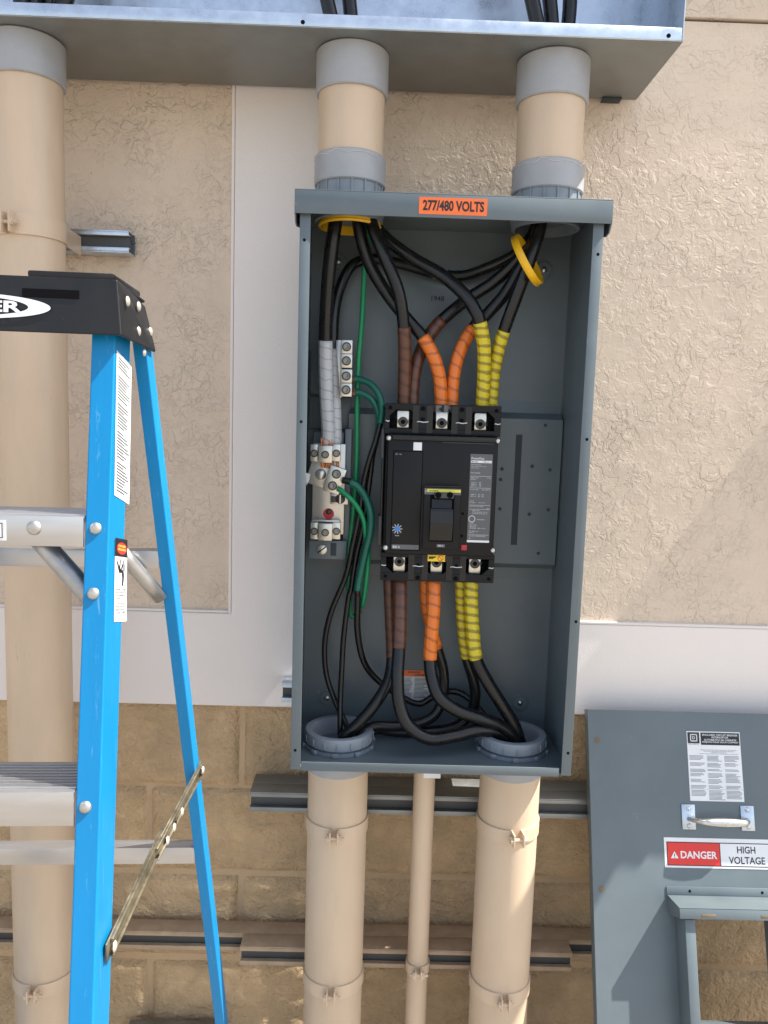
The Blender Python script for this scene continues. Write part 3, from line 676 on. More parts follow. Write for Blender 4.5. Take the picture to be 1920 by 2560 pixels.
# grounding conductors
cable('bright green ground wire hanging straight down beside the ground bar', z(Z4, (385, 150, 1.43), (392, 300, 1.445), (378, 455, 1.455), (366, 700, 1.455), (348, 930, 1.458), (341, 1150, 1.460))+z(ZL, (563, 800, 1.46), (560, 1200, 1.46), (541, 1550, 1.46), (520, 1800, 1.462), (490, 2020, 1.465), (480, 2200, 1.468))+z(Z6, (360, 200, 1.47), (372, 290, 1.47), (420, 262, 1.468)), r=.0049, jacket='cable_green', seg=12)
cable('upper dark green ground wire curving from the third ground bar lug', z(ZL, (540, 468, 1.438), (590, 475, 1.436), (690, 520, 1.43), (760, 610, 1.425), (790, 740, 1.42), (775, 880, 1.418), (730, 1050, 1.418), (665, 1250, 1.42), (620, 1450, 1.425))+z(Z5, (352, 640, 1.43), (318, 800, 1.435), (285, 950, 1.44))+z(Z6, (265, 270, 1.445), (232, 430, 1.45), (240, 590, 1.45), (285, 730, 1.44), (345, 860, 1.43), (360, 960, 1.42)), r=.0054, jacket='cable_black', tape=('cable_dark_green', 0, 5), seg=12)
cable('lower dark green ground wire curving from the bottom ground bar lug', z(ZL, (545, 592, 1.438), (600, 600, 1.436), (690, 650, 1.432), (745, 740, 1.43), (765, 860, 1.428), (745, 1000, 1.428), (705, 1180, 1.43), (680, 1380, 1.432))+z(Z5, (372, 690, 1.435), (335, 860, 1.44), (312, 1010, 1.44))+z(Z6, (355, 200, 1.44), (330, 400, 1.438), (320, 570, 1.43), (312, 740, 1.42), (312, 880, 1.41), (312, 960, 1.41)), r=.0054, jacket='cable_black', tape=('cable_dark_green', 0, 5), seg=12)
cable('dark green ground wire from the tilted lug, black lower down', z(ZL, (430, 1400, 1.425), (500, 1420, 1.422), (580, 1470, 1.42), (650, 1580, 1.418), (690, 1730, 1.416), (680, 1900, 1.416), (640, 2060, 1.42))+z(Z5, (352, 960, 1.425), (343, 1020, 1.425))+z(Z6, (403, 200, 1.43), (402, 370, 1.44), (432, 520, 1.45), (495, 612, 1.46), (600, 690, 1.475), (715, 745, 1.485), (800, 705, 1.488), (890, 680, 1.488), (970, 710, 1.48), (1050, 795, 1.46), (1110, 880, 1.44), (1140, 960, 1.42)), r=.0062, jacket='cable_black', tape=('cable_dark_green', 1, 8), seg=12)
cable('light green ground wire bowing out from the tilted lug', z(ZL, (385, 1480, 1.428), (430, 1510, 1.425), (520, 1590, 1.422), (590, 1690, 1.422), (630, 1800, 1.424), (645, 1950, 1.428))+z(Z5, (395, 850, 1.432), (385, 980, 1.44), (368, 1090, 1.452))+z(Z6, (425, 210, 1.46), (405, 262, 1.468)), r=.0048, jacket='cable_green', seg=12)
# cables in the wireway
for i, (px0, px1, lab) in enumerate(((62, 52, 'leftmost black cable in the wireway'), (92, 86, 'second black cable from left in the wireway'), (118, 126, 'third black cable from left in the wireway'), (150, 166, 'fourth black cable from left in the wireway'),
        (842, 818, 'left one of two black cables in the middle of the wireway'), (898, 873, 'right one of two black cables in the middle of the wireway'),
        (1360, 1330, 'left one of three black cables at the right of the wireway'), (1402, 1374, 'middle one of three black cables at the right of the wireway'), (1438, 1425, 'right one of three black cables at the right of the wireway'))):
    cx = -.6165 if i < 4 else (-.0567 if i < 6 else .2915)
    yy = 1.405+.016*((i % 3)-1)
    a = at(px0+(px1-px0)*.4, 45, yy); b = at(px1, 0, yy)
    d = (b-a)
    cxx = cx+max(-.024, min(.024, (a.x-cx)*.6))
    P = [Vector((cxx, yy, GZ-.05)), Vector((cxx+(b.x-cxx)*.12, yy, GZ+.002)), b, b+d*1.2+Vector((d.x*.5, 0, .05)), b+d*2.5+Vector((d.x*3, .02, .25)), b+d*3+Vector((d.x*6, .03, .60))]
    S = spline(P, 8); t = thing('cable', lab, 'cable', tuple(P[0])); m = MB(); m.tube(S, .0125, 16); m.build('jacket', 'cable_black', t)

# ------------------------------------------------------------------ ground bar
def lug_screw(root, p, r=.0075, deep=.0006):
    MB().lathe(p, p+Vector((0, -1, 0)), [(0, r), (deep, r*.98), (deep+.0002, r*.82)], 20).build('screw_ring', 'lug_screw', root)
    MB().lathe(p+Vector((0, -deep-.0002, 0)), p+Vector((0, -1, 0)), [(0, r*.70), (.0008, r*.68), (.0009, r*.48), (.0004, r*.40)], 18).build('set_screw', 'set_screw_face', root)
gb = thing('ground_bar', 'column of four square aluminium ground lugs on a bar', 'ground bar', tuple(at(*ZL(460, 640), 1.44)))
m = MB(); pbox(m, ZL(362, 110), ZL(425, 640), 1.452, 1.470, .001); m.build('bar', 'aluminium_plate', gb)
for (y0, y1, xo) in ((110, 236, 0), (238, 367, -2), (380, 505, -3), (508, 632, -5)):
    m = MB(); pbox(m, ZL(415+xo, y0), ZL(520+xo, y1), 1.428, 1.4515, .0012); lg = m.build('lug', 'aluminium_lug', gb)
    lug_screw(lg, at(*ZL(466+xo, (y0+y1)/2), 1.4278), .0086)
for (a, b, yy) in ((520, 570, 468), (514, 575, 592)):
    m = MB(); p0 = at(*ZL(a, yy-2), 1.438); p1 = at(*ZL(b, yy+4), 1.437)
    for k in range(9):
        oz = Vector((0, random.uniform(-.004, .004), random.uniform(-.0045, .0045))); m.tube([p0+oz, (p0+p1)/2+oz*.9, p1+oz*.6], .0009, 5)
    m.build('copper_strands', 'copper', gb)
# ------------------------------------------------------------------ neutral bar
nb = thing('neutral_bar', 'aluminium neutral bar with two lug blocks and a tilted ground lug', 'neutral bar', tuple(at(*ZL(300, 1900), 1.46)))
m = MB(); pbox(m, ZL(152, 1066), ZL(448, 1900), 1.458, 1.466, .001); m.build('bar', 'aluminium_plate', nb)
m = MB(); pbox(m, ZL(440, 1175), ZL(470, 1750), 1.467, 1.472, .0005); m.build('insulator', 'red_plastic', nb)
p = at(*ZL(300, 1712), 1.4578); MB().lathe(p, p+Vector((0, -1, 0)), [(0, .0105), (.0005, .0105), (.0006, .008)], 22).build('insulator_hole', 'red_plastic', nb)
MB().dome(p+Vector((.0005, -.0006, .004)), (0, -1, 0), .0055, .003).build('screw', 'lug_screw', nb)
for ya, yb_ in ((1072, 1230), (1792, 1948)):
    for (xa, xb, yf) in ((132, 204, 1.440), (205, 333, 1.428), (334, 409, 1.438)):
        dy = 12 if xa == 205 else 0
        m = MB(); pbox(m, ZL(xa, ya+dy), ZL(xb, yb_+dy), yf, 1.4575, .0012); lg = m.build('lug', 'aluminium_lug', nb)
        lug_screw(lg, at(*ZL((xa+xb)/2, (ya+yb_)/2+dy+4), yf-.0002), .0074)
m = MB(); pbox(m, ZL(140, 1768), ZL(405, 1790), 1.442, 1.4575, .002); m.build('lug_saddle', 'aluminium_lug', nb)
for (x0_, x1_, y_) in ((225, 395, 1256), (228, 330, 1062)):
    m = MB()
    for k in range(24):
        q = at(*ZL(random.uniform(x0_, x1_), y_), random.uniform(1.436, 1.452)); m.tube([q+Vector((0, 0, .010)), q+Vector((.001, 0, 0)), q+Vector((random.uniform(-.001, .001), 0, -.006))], .0011, 5)
    m.build('copper_strands', 'copper', nb)
# tilted ground lug
pc = at(*ZL(232, 1350), 1.452); Mr = Matrix.Translation(pc) @ Matrix.Rotation(math.radians(17), 4, 'Y')
m = MB(); m.box(-.0245, .021, .0, .005, -.0235, .0235, .001, Mr); tl = m.build('lug_plate', 'aluminium_plate', nb)
m = MB(); m.box(.012, .0435, -.020, .0, -.0245, .0245, .0012, Mr); tb = m.build('lug', 'aluminium_lug', nb, )
for zz in (.0115, -.0115): lug_screw(tb, Mr @ Vector((.0275, -.0203, zz)), .0088)
q = Mr @ Vector((-.001, -.0003, 0)); MB().dome(q, (0, -1, 0), .0105, .005).build('screw', 'zinc_screw', tl)
m = MB(); pbox(m, ZL(315, 1522), ZL(480, 1625), 1.444, 1.4575, .001); tb2 = m.build('bonding_tab', 'aluminium_lug', nb)
p = at(*ZL(408, 1575), 1.4438); MB().dome(p, (0, -1, 0), .0095, .0045).build('screw', 'lug_screw', tb2)
m = MB(); m.box(p.x-.0011, p.x+.0011, p.y-.0052, p.y-.0035, p.z-.008, p.z+.008); m.build('screw_slot', 'zinc_screw', tb2)
p = at(*ZL(352, 1578), 1.4437); m = MB(); m.box(p.x-.006, p.x+.006, 1.4434, 1.4442, p.z-.006, p.z+.006, .003); m.build('slot', 'lug_screw', tb2)

m = MB(); m.add([at(*ZL(x, y), 1.4515) for x, y in ((92, 1335), (132, 1345), (122, 1400), (96, 1452))], [(0, 1, 2, 3)]); m.build('paper_sticker', 'label_white', nb)
# ------------------------------------------------------------------ the circuit breaker
brk = thing('circuit_breaker', 'large black moulded case circuit breaker in the middle of the enclosure', 'circuit breaker', tuple(at(1095, 1455, 1.44)))
YT = 1.390; YM = 1.374; YE = 1.366
XA, XB, ZA, ZBt = prect(ZB(120, 138), ZB(1390, 2100), YT)
m = MB(); m.box(XA+.002, XB-.002, 1.412, PY-.0006, ZA+.001, ZBt-.001, .002); m.build('base', 'breaker_black', brk)
# terminal blocks: a face with three openings each
def term_block(z0, z1, lugs, zl, lh, up):
    ww = (XB-XA)
    xs = [XA]
    ow, oh = .037, lh
    m = MB(); zc0, zc1 = zl-oh/2, zl+oh/2
    m.box(XA, XB, YT, 1.413, z0, zc0, .0012) if zc0-z0 > .002 else None
    m.box(XA, XB, YT, 1.413, zc1, z1, .0012)
    edges = [XA]
    for lx in lugs: edges += [lx-ow/2-.006, lx+ow/2+.006]
    edges.append(XB)
    for i in range(0, len(edges), 2): m.box(edges[i], edges[i+1], YT+.0003, 1.413, zc0+.0002, zc1-.0002)
    # cut corners of the openings
    for lx in lugs:
        for sx in (-1, 1):
            xo = lx+sx*(ow/2+.006)
            zc_2 = zc1 if up else zc0; sg = -1 if up else 1
            m.prism([(xo, YT+.0004, zc_2), (xo-sx*.012, YT+.0004, zc_2), (xo, YT+.0004, zc_2+sg*.011)], (0, .018, 0))
    tb_ = m.build('terminal_block', 'breaker_black', brk)
    # grooves between the poles
    for i in range(2):
        xm = (lugs[i]+lugs[i+1])/2
        for dx in (-.0125, .0125):
            m = MB(); m.box(xm+dx-.0055, xm+dx+.0055, YT-.0006, YT-.0001, z0+.003, z1-.003); m.build('groove', 'breaker_smooth', tb_)
        for zz in ((zl, z1-.008) if up else (zl, z0+.007)): MB().cyl((xm, YT-.0008, zz), (xm, YT+.001, zz), .0042, seg=14).build('screw_well', 'dark_hole', tb_)
    for sx in (XA+.009, XB-.009):
        zz = z1-.008 if up else z0+.008
        MB().lathe((sx, YT, zz), (sx, YT-1, zz), [(0, .0035), (.0006, .0034), (.0007, .002)], 12).build('screw_well', 'dark_hole', tb_)
    for i, lx in enumerate(lugs):
        zlug = zl + (.002 if up else .0025)
        m = MB(); m.box(lx-.0108, lx+.0108, YT+.008, 1.411, zl-oh/2+.0008, zl+oh/2-(.0015 if up else .0008), .0012); lg = m.build('lug', 'aluminium_lug', brk)
        sz = zl-.005 if up else zl+.005
        MB().lathe((lx, YT+.0078, sz), (lx, YT+.0078-1, sz), [(0, .0092), (.001, .0090), (.0012, .0075), (.0006, .0070), (.0006, .0055)], 20).build('screw_ring', 'lug_screw', lg)
        MB().cyl((lx, YT+.0074, sz), (lx, YT+.0066, sz), .0045, seg=6).build('set_screw', 'dark_hole', lg)
        for sx in (-1, 1):
            MB().lathe((lx+sx*.0178, 1.411, sz), (lx+sx*.0178, 0, sz), [(0, .0068), (1.411-YT-.001, .0068), (1.411-YT-.0004, .0062), (1.411-YT-.004, .0058)], 18, False, False).build('vent_tube', 'breaker_smooth', tb_)
    return tb_
lx_top = [at(*ZB(x, y), YT).x for x, y in ((345, 310), (776, 322), (1205, 335))]
lx_bot = [at(*ZB(x, y), YT).x for x, y in ((302, 1915), (716, 1925), (1142, 1940))]
ztl = at(*ZB(776, 312), YT).z; zbl = at(*ZB(716, 1925), YT).z
ztop0 = at(*ZB(776, 478), YT).z; zbot1 = at(*ZB(716, 1790), YT).z
tb1 = term_block(ztop0, ZBt, lx_top, ztl, .0335, True)
tb2_ = term_block(ZA, zbot1, lx_bot, zbl, .029, False)
# white retaining wires
for zz, root in ((at(*ZB(776, 338), YT).z, tb1), (zbl-.001, tb2_)):
    ll = lx_top if root is tb1 else lx_bot
    for a, b in ((XA+.001, ll[0]-.0245), (ll[0]+.0245, ll[1]-.0245), (ll[1]+.0245, ll[2]-.0245), (ll[2]+.0245, XB-.001)):
        m = MB(); m.tube([Vector((a+(b-a)*k/4, YT-.0006, zz+.0007*math.sin(k*2))) for k in range(5)], .0010, 6); m.build('retaining_wire', 'print_white', root)
# black and white print on the middle pole
m = MB()
for (a, b) in ((705, 775), (795, 875)):
    plines(m, ZB(a, 148), ZB(b, 235), YT-.0004, 8, .35, .5)
m.build('print', 'print_grey', tb1)
# front cover
xc0, xc1, zc0, zc1 = prect(ZB(160, 500), ZB(1372, 1785), YM)
m = MB(); m.box(xc0, xc1, YM, 1.412, zbot1+.0004, ztop0-.0004, .003); fc = m.build('front_cover', 'breaker_black', brk)
m = MB(); pbox(m, ZB(225, 488), ZB(1375, 545), YM-.004, YM+.002, .002); m.build('top_ridge', 'breaker_smooth', fc)
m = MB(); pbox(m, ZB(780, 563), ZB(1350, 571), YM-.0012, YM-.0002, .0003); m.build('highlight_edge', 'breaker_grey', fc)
for zx, zy in ((157, 507), (1392, 540), (125, 1718), (1338, 1748)):
    p = at(zx*.2261+930, zy*.2261+980, YM+.002); q = Vector((min(max(p.x, xc0+.001), xc1-.001), YM, p.z)); MB().dome(q, (0, -1, 0), .0052, .0042).build('corner_screw', 'zinc_screw', brk)
# trip unit panel: recess line, panel, print, dial
m = MB(); x0, x1, z0, z1 = prect(ZB(226, 657), ZB(540, 1745), YM-.0004); m.box(x0-.0012, x1+.0012, YM-.0004, YM+.001, z0-.0012, z1+.0012); m.build('panel_gap', 'dark_hole', fc)
m = MB(); m.box(x0, x1, YM-.0016, YM+.001, z0, z1, .0008); tp = m.build('trip_panel', 'breaker_black', fc)
YP = YM-.0020
m = MB(); m.box(x0+.001, x1-.001, YP, YM-.0015, z0+.001, z0+.0095); ps = m.build('rating_strip', 'label_grey', brk)
m = MB(); text_into(m, '800 A', Vector((0, YP-.0003, 0)), EX, EZ, x0+.003, x0+.016, z0+.003, z0+.0075, .02); m.build('lettering', 'print_white', ps)
m = MB(); ptext(m, 'ET 1.0', ZB(262, 680), ZB(326, 696), YP, .01); m.build('lettering', 'print_grey', brk)
dl = MB(); px0, px1, pz0, pz1 = prect(ZB(230, 1470), ZB(327, 1568), YP)
dl.box(px0, px1, YP, YM-.0015, pz0, pz1); dial = dl.build('dial_label', 'print_black', brk)
m = MB(); cx_, cz_ = (px0+px1)/2, (pz0+pz1)/2+.001
for k in range(9):
    a = k*math.pi*2/9; d1 = Vector((math.cos(a), 0, math.sin(a))); n1 = Vector((-d1.z, 0, d1.x)); c_ = Vector((cx_, YP-.0004, cz_))
    m.add([c_+d1*.0038+n1*.0007, c_+d1*.0038-n1*.0007, c_+d1*.0095-n1*.0004, c_+d1*.0095+n1*.0004], [(0, 1, 2, 3)])
m.build('dial_marks', 'print_white', dial)
MB().lathe((cx_, YP-.0002, cz_), (cx_, 0, cz_), [(0, .0046), (.0016, .0043), (.0018, .002)], 18).build('dial_knob', 'label_blue', dial)
m = MB(); m.box(px0+.004, px1-.004, YP-.0003, YP, pz0-.004, pz0-.0028); m.build('print', 'print_grey', brk)
# handle escutcheon and handle
m = MB(); x0, x1, z0, z1 = prect(ZB(567, 1040), ZB(972, 1742), YE); m.box(x0, x1, YE, YM+.001, z0, z1, .0018)
es = m.build('handle_escutcheon', 'breaker_black', brk)
m = MB(); pbox(m, ZB(577, 1036), ZB(985, 1054), YE-.0035, YE+.001, .0012); m.build('escutcheon_edge', 'breaker_smooth', es)
m = MB(); pbox(m, ZB(580, 1066), ZB(984, 1136), YE-.0007, YE-.0001, 0); m.build('brand_strip', 'label_grey', es)
m = MB(); pbox(m, ZB(612, 1077), ZB(982, 1109), YE-.0012, YE-.0008, 0); m.build('brand_strip', 'label_pale_yellow', es)
m = MB(); ptext(m, 'SQUARE D', ZB(628, 1084), ZB(732, 1102), YE-.0016, .02)
m.build('lettering', 'print_black', es)
m = MB(); ptext(m, 'D', ZB(590, 1080), ZB(604, 1104), YE-.0012, .01); m.build('lettering', 'print_white', es)
m = MB(); x0, x1, z0, z1 = prect(ZB(637, 1110), ZB(905, 1655), YE-.0004); m.box(x0, x1, YE-.0004, YE, z0, z1); m.build('handle_well', 'dark_hole', es)
hx0, hx1, hz0, hz1 = prect(ZB(645, 1296), ZB(893, 1600), YE-.020)
hm = (hx0+hx1)/2
ztopw = at(*ZB(775, 1185), YE).z
m = MB()
m.prism([(hx0, YE-.001, z0+.001), (hx0, YE-.012, z0+.004), (hx0, YE-.021, hz0+.008), (hx0, YE-.023, (hz0+hz1)/2), (hx0, YE-.020, hz1-.004), (hx0, YE-.017, hz1), (hx0, YE-.001, hz1+.004)], (hx1-hx0, 0, 0))
m.prism([(hx0+.002, YE-.001, hz1), (hx0+.002, YE-.013, hz1+.001), (hx0+.002, YE-.006, ztopw), (hx0+.002, YE-.001, ztopw)], (hx1-hx0-.004, 0, 0))
m.build('handle', 'breaker_smooth', brk)
m = MB(); pbox(m, ZB(690, 1116), ZB(910, 1180), YE-.009, YE-.0008, .0025); lk = m.build('lock_tab', 'breaker_grey', brk)
for zx in (733, 862):
    p = at(*ZB(zx, 1140), YE-.0093); MB().cyl(p, p+Vector((0, .0006, 0)), .0056, seg=20).build('lock_hole', 'dark_hole', lk)
m = MB(); pbox(m, ZB(714, 1683), ZB(806, 1717), YE-.0008, YE-.0001, 0); am = m.build('rating_tag', 'label_grey', es)
m = MB(); ptext(m, '800 A', ZB(728, 1690), ZB(790, 1710), YE-.0012, .02); m.build('lettering', 'print_white', es)
m = MB(); pbox(m, ZB(988, 1690), ZB(1048, 1750), YM-.002, YM, .0006); m.build('trip_button', 'red_plastic', brk)
for zx, zy in ((1003, 1346), (993, 1592)):
    p = at(*ZB(zx, zy), YM-.0004); MB().cyl(p, p+Vector((0, .0003, 0)), .0026, seg=12).build('screw_well', 'dark_hole', fc)
# rating label with print
YLb = YM-.0008
x0, x1, z0, z1 = prect(ZB(1069, 687), ZB(1316, 1668), YLb)
m = MB(); m.box(x0, x1, YLb, YM-.0001, z0, z1); rl = m.build('rating_label', 'label_grey', brk, label='grey rating label with white print at the right of the breaker')
W_, H_ = x1-x0, z1-z0
lp = MB(); OY = Vector((0, YLb-.0004, 0))
def L_(s, u0, u1, v, h, bold=.0): text_into(lp, s, OY, EX, EZ, x0+u0*W_, x0+u1*W_, z1-(v+h)*H_, z1-v*H_, bold)
L_('PowerPact', .05, .62, .035, .026, .015)
for s, u0, u1, v in (('Circuit Breaker', .05, .48, .112), ('Interruptor Automatico', .05, .72, .131), ('Disjoncteur', .05, .40, .150), ('MGL36800', .05, .46, .205), ('AIR/Icu max', .05, .40, .258), ('50/60 Hz', .05, .30, .277), ('240 V   65', .08, .52, .315), ('480 V   35', .08, .52, .333), ('600 V   18', .08, .52, .351), ('UL CSA', .78, .95, .258), ('Icu/Ics max', .05, .42, .392), ('IEC 60947-2', .58, .95, .392), ('240 V   65  50', .08, .66, .448), ('415 V   35  25', .08, .66, .468), ('CAT A', .05, .24, .520), ('Ui 690 V', .05, .32, .540), ('Uimp 8 kV', .45, .75, .540), ('HACR type/tipo', .05, .68, .582), ('40 C', .82, .96, .606), ('ANY 2P', .18, .5, .628), ('CUALQUIERA DE 2P', .18, .86, .646), ("N'IMPORTE QUEL 2P", .18, .86, .664), ('AL800M23K', .40, .75, .730), ('Cu/Al', .08, .26, .772), ('400 AWG', .08, .40, .792), ('500 kcmil', .08, .38, .810), ('450 lb-in', .08, .80, .828), ('95-240 mm', .08, .50, .862), ('50 N-m', .08, .32, .880), ('S/N 02023', .08, .80, .918), ('83', .08, .15, .945)):
    L_(s, u0, u1, v, .0115)
for v in (.246, .378, .572, .618, .908):
    lp.add([(x0+.04*W_, YLb-.0004, z1-v*H_), (x0+.96*W_, YLb-.0004, z1-v*H_), (x0+.96*W_, YLb-.0004, z1-(v+.003)*H_), (x0+.04*W_, YLb-.0004, z1-(v+.003)*H_)], [(0, 1, 2, 3)])
lp.lathe((x0+.18*W_, YLb-.0004, z1-.73*H_), (x0+.18*W_, 0, z1-.73*H_), [(0, .0062), (.00002, .0050)], 20, False, False)
lp.build('print', 'print_white', rl)
m = MB()
for v0, v1, u0 in ((.072, .098, .04), (.972, .995, .0)):
    m.add([(x0+u0*W_, YLb-.0003, z1-v0*H_), (x1-u0*W_, YLb-.0003, z1-v0*H_), (x1-u0*W_, YLb-.0003, z1-v1*H_), (x0+u0*W_, YLb-.0003, z1-v1*H_)], [(0, 1, 2, 3)])
m.build('label_bar', 'label_white', rl)
m = MB(); text_into(m, 'MG 800', Vector((0, YLb-.0006, 0)), EX, EZ, x0+.07*W_, x0+.34*W_, z1-.093*H_, z1-.079*H_, .01); m.build('lettering', 'print_black', rl); m = MB(); text_into(m, '-X-/--', Vector((0, YLb-.0006, 0)), EX, EZ, x0+.55*W_, x0+.92*W_, z1-.093*H_, z1-.079*H_, .01); m.build('lettering', 'print_black', rl)
# stickers
m = MB(); pbox(m, ZB(458, 556), ZB(552, 646), YM-.0009, YM-.0001, .0003); m.build('sticker', 'label_white', brk, label='small blank white square sticker')
m = MB(); x0, x1, z0, z1 = prect(ZB(616, 1802), ZB(815, 1874), YT-.004); m.box(x0, x1, YT-.004, YT-.0005, z0, z1, .0004); yt = m.build('warning_tag', 'label_yellow', brk, label='yellow warning tag over the middle lower lug')
m = MB()
for zz, l_ in ((z1-.0040, .013), (z1-.0062, .010), (z0+.0066, .012), (z0+.0044, .008)): m.add([(x0+.002, YT-.0044, zz), (x0+.002+l_, YT-.0044, zz), (x0+.002+l_, YT-.0044, zz+.0011), (x0+.002, YT-.0044, zz+.0011)], [(0, 1, 2, 3)])
m.box(x0+.0315, x0+.0345, YT-.0044, YT-.0041, z0+.001, z1-.001); m.build('print', 'print_black', yt)
m = MB(); m.lathe((x0+.0235, YT-.0043, (z0+z1)/2), (x0+.0235, 0, (z0+z1)/2), [(0, .0055), (.00002, .0042)], 20, False, False)
m.box(-.0006, .0006, -.0002, .0, -.0048, .0048, 0, Matrix.Translation((x0+.0235, YT-.0043, (z0+z1)/2)) @ Matrix.Rotation(math.radians(-42), 4, 'Y')); m.build('prohibition_mark', 'label_red', yt)
# side clips
for a, b in (((102, 405), (137, 730)), ((70, 1372), (106, 1690))):
    m = MB(); pbox(m, ZB(*a), ZB(*b), 1.40, 1.45, .001); m.build('side_clip', 'breaker_grey', brk)
m = MB(); x0, x1, z0, z1 = prect(ZB(100, 420), ZB(118, 1700), 1.41); m.box(x0, x0+.004, 1.402, 1.48, z0, z1, .001); m.build('side_rail', 'breaker_smooth', brk)

# ------------------------------------------------------------------ the removed cover leaning on the wall
cvP = at(1469, 1774, 1.505)
LEAN = math.atan2(.189, .553)
cvD = Vector((0, -math.sin(LEAN), -math.cos(LEAN))); cvN = Vector((0, -math.cos(LEAN), math.sin(LEAN)))
cvL = cvP.z/math.cos(LEAN)-.004
def cuv(px, py, w=0.0):
    q = onplane(px, py, cvP+cvN*w, cvN)-cvP; return q.x, q.dot(cvD)
def CM(u, v, w): return cvP + EX*u + cvD*v + cvN*w
CMat = Matrix(((1, cvD.x, cvN.x, cvP.x), (0, cvD.y, cvN.y, cvP.y), (0, cvD.z, cvN.z, cvP.z), (0, 0, 0, 1)))
cov = thing('enclosure_cover', 'grey enclosure cover with danger sign and window, leaning against the wall', 'cover', (cvP.x+.26, cvP.y-.3, 0))
CW = .523
wu0, wv0 = cuv(*ZC(800, 1500)); wu0 = cuv(*ZC(852, 1700))[0]; wv0 = cuv(*ZC(1000, 1400))[1]; wv1 = cuv(*ZC(940, 2190))[1]; wu1 = wu0+.155
cT = .002
m = MB()
oo = [(0, 0), (CW, 0), (CW, cvL), (0, cvL)]; ih = [(wu0, wv0), (wu1, wv0), (wu1, wv1), (wu0, wv1)]
vs = [CM(u, v, w) for w in (0, -cT) for ring in (oo, ih) for u, v in ring]
fs = []
for i in range(4):
    k2 = (i+1) % 4
    fs += [(i, k2, 4+k2, 4+i), (8+i, 12+i, 12+k2, 8+k2), (i, 8+i, 8+k2, k2), (4+i, 4+k2, 12+k2, 12+i)]
m.add(vs, fs)
pn = m.build('panel', 'enclosure_paint', cov)
for a, b, c_, d in ((0, .002, 0, cvL), (CW-.002, CW, 0, cvL)):
    m = MB(); m.box(a, b, c_, d, -.024, -cT-.0003, .0005, CMat); m.build('side_flange', 'enclosure_paint', cov)
m = MB(); m.box(.0025, CW-.0025, 0, .002, -.018, -cT-.0003, .0005, CMat); m.build('top_flange', 'enclosure_paint', cov)
for zx, zy in ((250, 298), (281, 1302)):
    u, v = cuv(*ZC(zx, zy)); MB().lathe(CM(u, v, .0), CM(u, v, 1), [(0, .0058), (.0005, .0058), (.0006, .0048)], 18).build('screw_hole', 'hole_tan', cov) if 'hole_tan' in M_ else (mat('hole_tan', (.16, .12, .075), .8), MB().lathe(CM(u, v, .0), CM(u, v, 1), [(0, .0058), (.0005, .0058), (.0006, .0048)], 18).build('screw_hole', 'hole_tan', cov))
# window: flange, sloping rain hood, jambs
hu0, hv0 = cuv(*ZC(720, 1284), .004); hv1 = cuv(*ZC(1000, 1350), .004)[1]
hu1 = hu0+.245
m = MB(); m.box(hu0, hu1, hv0, hv1, .0006, .0026, .0008, CMat); wf = m.build('window_flange', 'enclosure_paint', cov)
HP = .03                                           # how far the hood stands out
while cuv(*ZC(808, 1470), HP)[0] > hu0+.0015 and HP < .085: HP += .001
fv0 = cuv(*ZC(1000, 1434), HP)[1]; fv1 = cuv(*ZC(1000, 1508), HP)[1]
iu0 = hu0+.0015
m = MB()
m.prism([CM(iu0, hv1, .0), CM(iu0, hv1, .0026), CM(iu0, fv0, HP), CM(iu0, fv0+.002, HP-.001), CM(iu0, hv1+.003, .0)], EX*(hu1-iu0-.003))
m.box(iu0, hu1-.003, fv0+.0015, fv1, HP-.002, HP, .0006, CMat)
for uu in (iu0, hu1-.005):
    m.prism([CM(uu, hv1+.002, .0006), CM(uu, fv0+.002, HP-.002), CM(uu, fv1, HP-.002), CM(uu, hv1+.034, .0006)], EX*.002)
hd = m.build('rain_hood', 'enclosure_paint', cov)
for du in (.040, .152):
    m = MB(); m.box(iu0+du, iu0+du+.027, fv1-.0095, fv1-.0045, HP, HP+.0005, .0012, CMat); m.build('slot', 'hole_tan', hd)
for du in (.045, .187):
    MB().cyl(CM(hu0+du, (hv0+hv1)/2, .0026), CM(hu0+du, (hv0+hv1)/2, .003), .0026, seg=12).build('screw_hole', 'dark_hole', wf)
m = MB(); m.box(wu0-.019, wu0, hv1+.030, wv1+.03, .0005, .050, .0008, CMat); m.build('window_jamb', 'enclosure_paint', cov)
m = MB(); m.box(wu1, wu1+.019, hv1+.030, wv1+.03, .0005, .050, .0008, CMat); m.build('window_jamb', 'enclosure_paint', cov)
m = MB(); m.box(wu0+.0005, wu1-.0005, wv1, wv1+.03, .0005, .030, .0008, CMat); m.build('window_sill', 'enclosure_paint', cov)
# pull handle
p0 = cuv(*ZC(865, 818)); p1 = cuv(*ZC(1262, 820)); vm = (p0[1]+p1[1])/2
hdl = None
m = MB(); n = 20; P = []; rr = []
for i in range(n+1):
    t_ = i/n; P.append(CM(p0[0]+(p1[0]-p0[0])*t_, vm+.004, .004+.030*min(1, math.sin(math.pi*t_)*1.9)**.8)); rr.append(.0040+.0042*math.sin(math.pi*t_))
m.tube(P, rr, 14); hdl = m.build('pull_handle', 'zinc_screw', cov)
for q in (p0, p1):
    m = MB(); m.box(q[0]-.0135, q[0]+.0135, vm-.0235, vm+.0235, .0004, .0026, .0012, CMat); fp = m.build('handle_plate', 'galvanized', hdl)
for q in (p0, p1):
    for dv in (-.016, .016):
        MB().dome(CM(q[0], vm+dv, .0026), cvN, .0050, .003, 12).build('rivet', 'zinc_screw', hdl)
